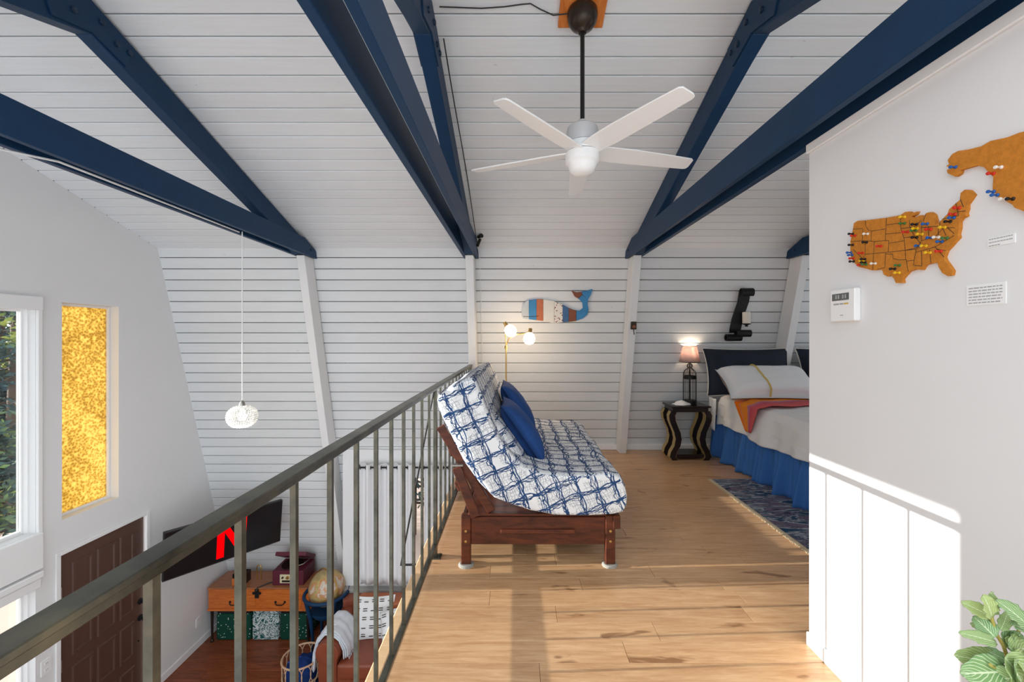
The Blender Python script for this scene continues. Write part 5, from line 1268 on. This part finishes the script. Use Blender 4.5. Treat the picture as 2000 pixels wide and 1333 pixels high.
def leaf(base, d, up_, L, Wd):
    base = Vector(base); d = Vector(d).normalized(); s = d.cross(Vector(up_)).normalized(); n_ = s.cross(d)
    mb = MB(); nu, nv = 10, 6
    def f(u, v):
        w = (math.sin(math.pi * min(1, u * 0.94 + 0.03) ** 0.8) ** 0.75) * Wd / 2; y = 2 * v - 1
        return base + d * (L * u) + s * (w * y) + n_ * (0.22 * w * abs(y) ** 1.4 - 0.16 * L * u * u + 0.003 * math.sin(u * 40) * abs(y))
    mb.grid(f, nu, nv); o = mb.build('leaf', 'leaf', t, smooth=180)
    ul = o.data.uv_layers.new(name='UVMap')
    for lp in o.data.loops: i = lp.vertex_index; ul.data[lp.index].uv = ((i // (nv + 1)) / nu, 2 * (i % (nv + 1)) / nv - 1)
    sm = o.modifiers.new('thick', 'SOLIDIFY'); sm.thickness = 0.0012
def pp(x, y, D): return Vector(at(x, y, D))
stems = [[(1.11, 0.93, 0.51), pp(1972, 1300, 0.93), pp(1960, 1262, 0.92), pp(1945, 1238, 0.92), pp(1936, 1205, 0.92)], [(1.13, 0.95, 0.51), pp(1985, 1285, 0.95), pp(1978, 1250, 0.95), pp(1995, 1225, 0.94)], [(1.13, 0.92, 0.51), pp(1995, 1310, 0.90), pp(2020, 1250, 0.90), pp(2025, 1200, 0.9)], [(1.10, 0.92, 0.51), pp(1950, 1310, 0.9), pp(1935, 1300, 0.88)]]
for s_ in stems: MB().tube(s_, [0.006] + [0.0035] * (len(s_) - 1), 6).build('stem', 'stem', t, smooth=60)
LV = [((1936, 1205), (1882, 1176), .92, 34), ((1936, 1206), (1928, 1166), .91, 50), ((1936, 1208), (1948, 1165), .94, 28), ((1943, 1246), (1904, 1204), .91, 50), ((1946, 1238), (1898, 1218), .94, 28), ((1945, 1256), (1888, 1236), .91, 30), ((1954, 1232), (1973, 1196), .93, 24),
      ((2006, 1222), (1957, 1174), .90, 48), ((1966, 1266), (1998, 1240), .93, 54), ((1972, 1268), (2020, 1268), .91, 60), ((1966, 1292), (1920, 1266), .91, 30), ((1960, 1300), (1882, 1283), .92, 58), ((1966, 1312), (1892, 1318), .89, 74), ((1962, 1285), (2010, 1340), .88, 84), ((1970, 1265), (2030, 1290), .91, 60),
      ((1990, 1325), (1928, 1328), .87, 52), ((1965, 1255), (1985, 1262), .92, 30), ((2015, 1240), (1988, 1218), .92, 40), ((1950, 1310), (1915, 1340), .9, 60), ((1980, 1300), (1990, 1350), .86, 70), ((1985, 1290), (2040, 1320), .88, 70), ((2010, 1230), (2040, 1195), .91, 50)]
for (bx_, by_), (tx_, ty_), D, wpx in LV:
    b0 = pp(bx_, by_, D); e0 = pp(tx_, ty_, D + R.uniform(-0.03, 0.03)); dv = e0 - b0
    leaf(b0, dv, (R.uniform(-0.25, 0.25), -0.75, 0.65 + R.uniform(-.2, .2)), dv.length, 0.82 * wpx * D / F_PX)

# ------------------------------------------------------------------ outside the gable windows
MB().box(-60, XL - 0.15, -30, 60, -2.9, -2.76).box(XL - 0.15, 20, 6.4, 60, -2.9, -2.76).build('ground', 'patio', kind='structure')
k = N('conifer_foliage'); oi = k.n('ShaderNodeObjectInfo')
nz = k.noise(k.coord('Object', (1, 1, 1)), 0.9, 3, 0.6)
k.set(k.ramp(nz, [(0.36, srgb(40, 58, 66)), (0.5, srgb(70, 90, 84)), (0.58, srgb(108, 128, 70)), (0.66, srgb(180, 182, 90))]), 0.8, 0, 0.2); M['needles'] = k.m
def conifer(x, y, h, r, label, n=5200, kind_='conifer_tree', cat='tree'):
    t = thing(kind_, (x, y, -2.72), label, cat, 'trees outside the gable window')
    MB().tube([(x, y, -2.72), (x + 0.1, y, -2.72 + h * 0.5), (x, y, -2.72 + h)], [0.2, 0.12, 0.03], 8).build('trunk', 'bark', t, smooth=60)
    mb = MB(); br = MB()
    for i in range(70):
        zf = R.uniform(0.08, 0.97); a = R.uniform(0, 2 * math.pi); L = r * (1.08 - zf) * R.uniform(0.6, 1.1)
        z = -2.72 + h * zf; p0 = Vector((x, y, z)); d = Vector((math.cos(a), math.sin(a), R.uniform(-0.25, 0.15)))
        br.tube([p0, p0 + d * L * 0.5, p0 + d * L + Vector((0, 0, -0.1))], [0.03, 0.02, 0.008], 4)
        for j in range(n // 70):
            f = R.uniform(0.15, 1.0); c = p0 + d * (L * f) + Vector((R.gauss(0, .16), R.gauss(0, .16), R.gauss(0, .11)))
            u = Vector((R.uniform(-1, 1), R.uniform(-1, 1), R.uniform(-.6, .6))).normalized(); s = u.cross(Vector((R.uniform(-1, 1), R.uniform(-1, 1), R.uniform(-1, 1)))).normalized()
            l = R.uniform(0.05, 0.13); w_ = l * 0.4
            mb.add([c - u * l, c + s * w_, c + u * l, c - s * w_], [(0, 1, 2, 3)])
    br.build('branches', 'bark', t, kind='stuff'); mb.build('foliage', 'needles', t, kind='stuff')
conifer(-12.2, 10.2, 8.2, 2.4, 'dark conifer seen through the clear gable window, nearest the glass')
conifer(-15.6, 12.6, 10.5, 3.0, 'taller conifer farther behind in the clear gable window')
conifer(-19.0, 15.0, 9.0, 3.2, 'blue-grey conifer standing between the others in the clear gable window')
conifer(-16.5, 17.4, 9.5, 2.8, 'distant conifer at the right edge of the clear gable window')

conifer(-2.3, 8.9, 5.0, 2.0, 'dark conifer glimpsed between the curtain panels of the lower window', 3000)

for (x, y, h, r, lab) in ((-10.2, 8.0, 2.6, 1.5, 'low dark shrub beneath the conifers outside the clear gable window'), (-12.6, 10.6, 3.4, 1.7, 'taller shrub behind the low one outside the clear gable window'), (-18.0, 13.6, 4.2, 2.2, 'distant shrub mass between the conifer trunks outside')):
    conifer(x, y, h, r, lab, 3600, 'garden_shrub', 'shrub')
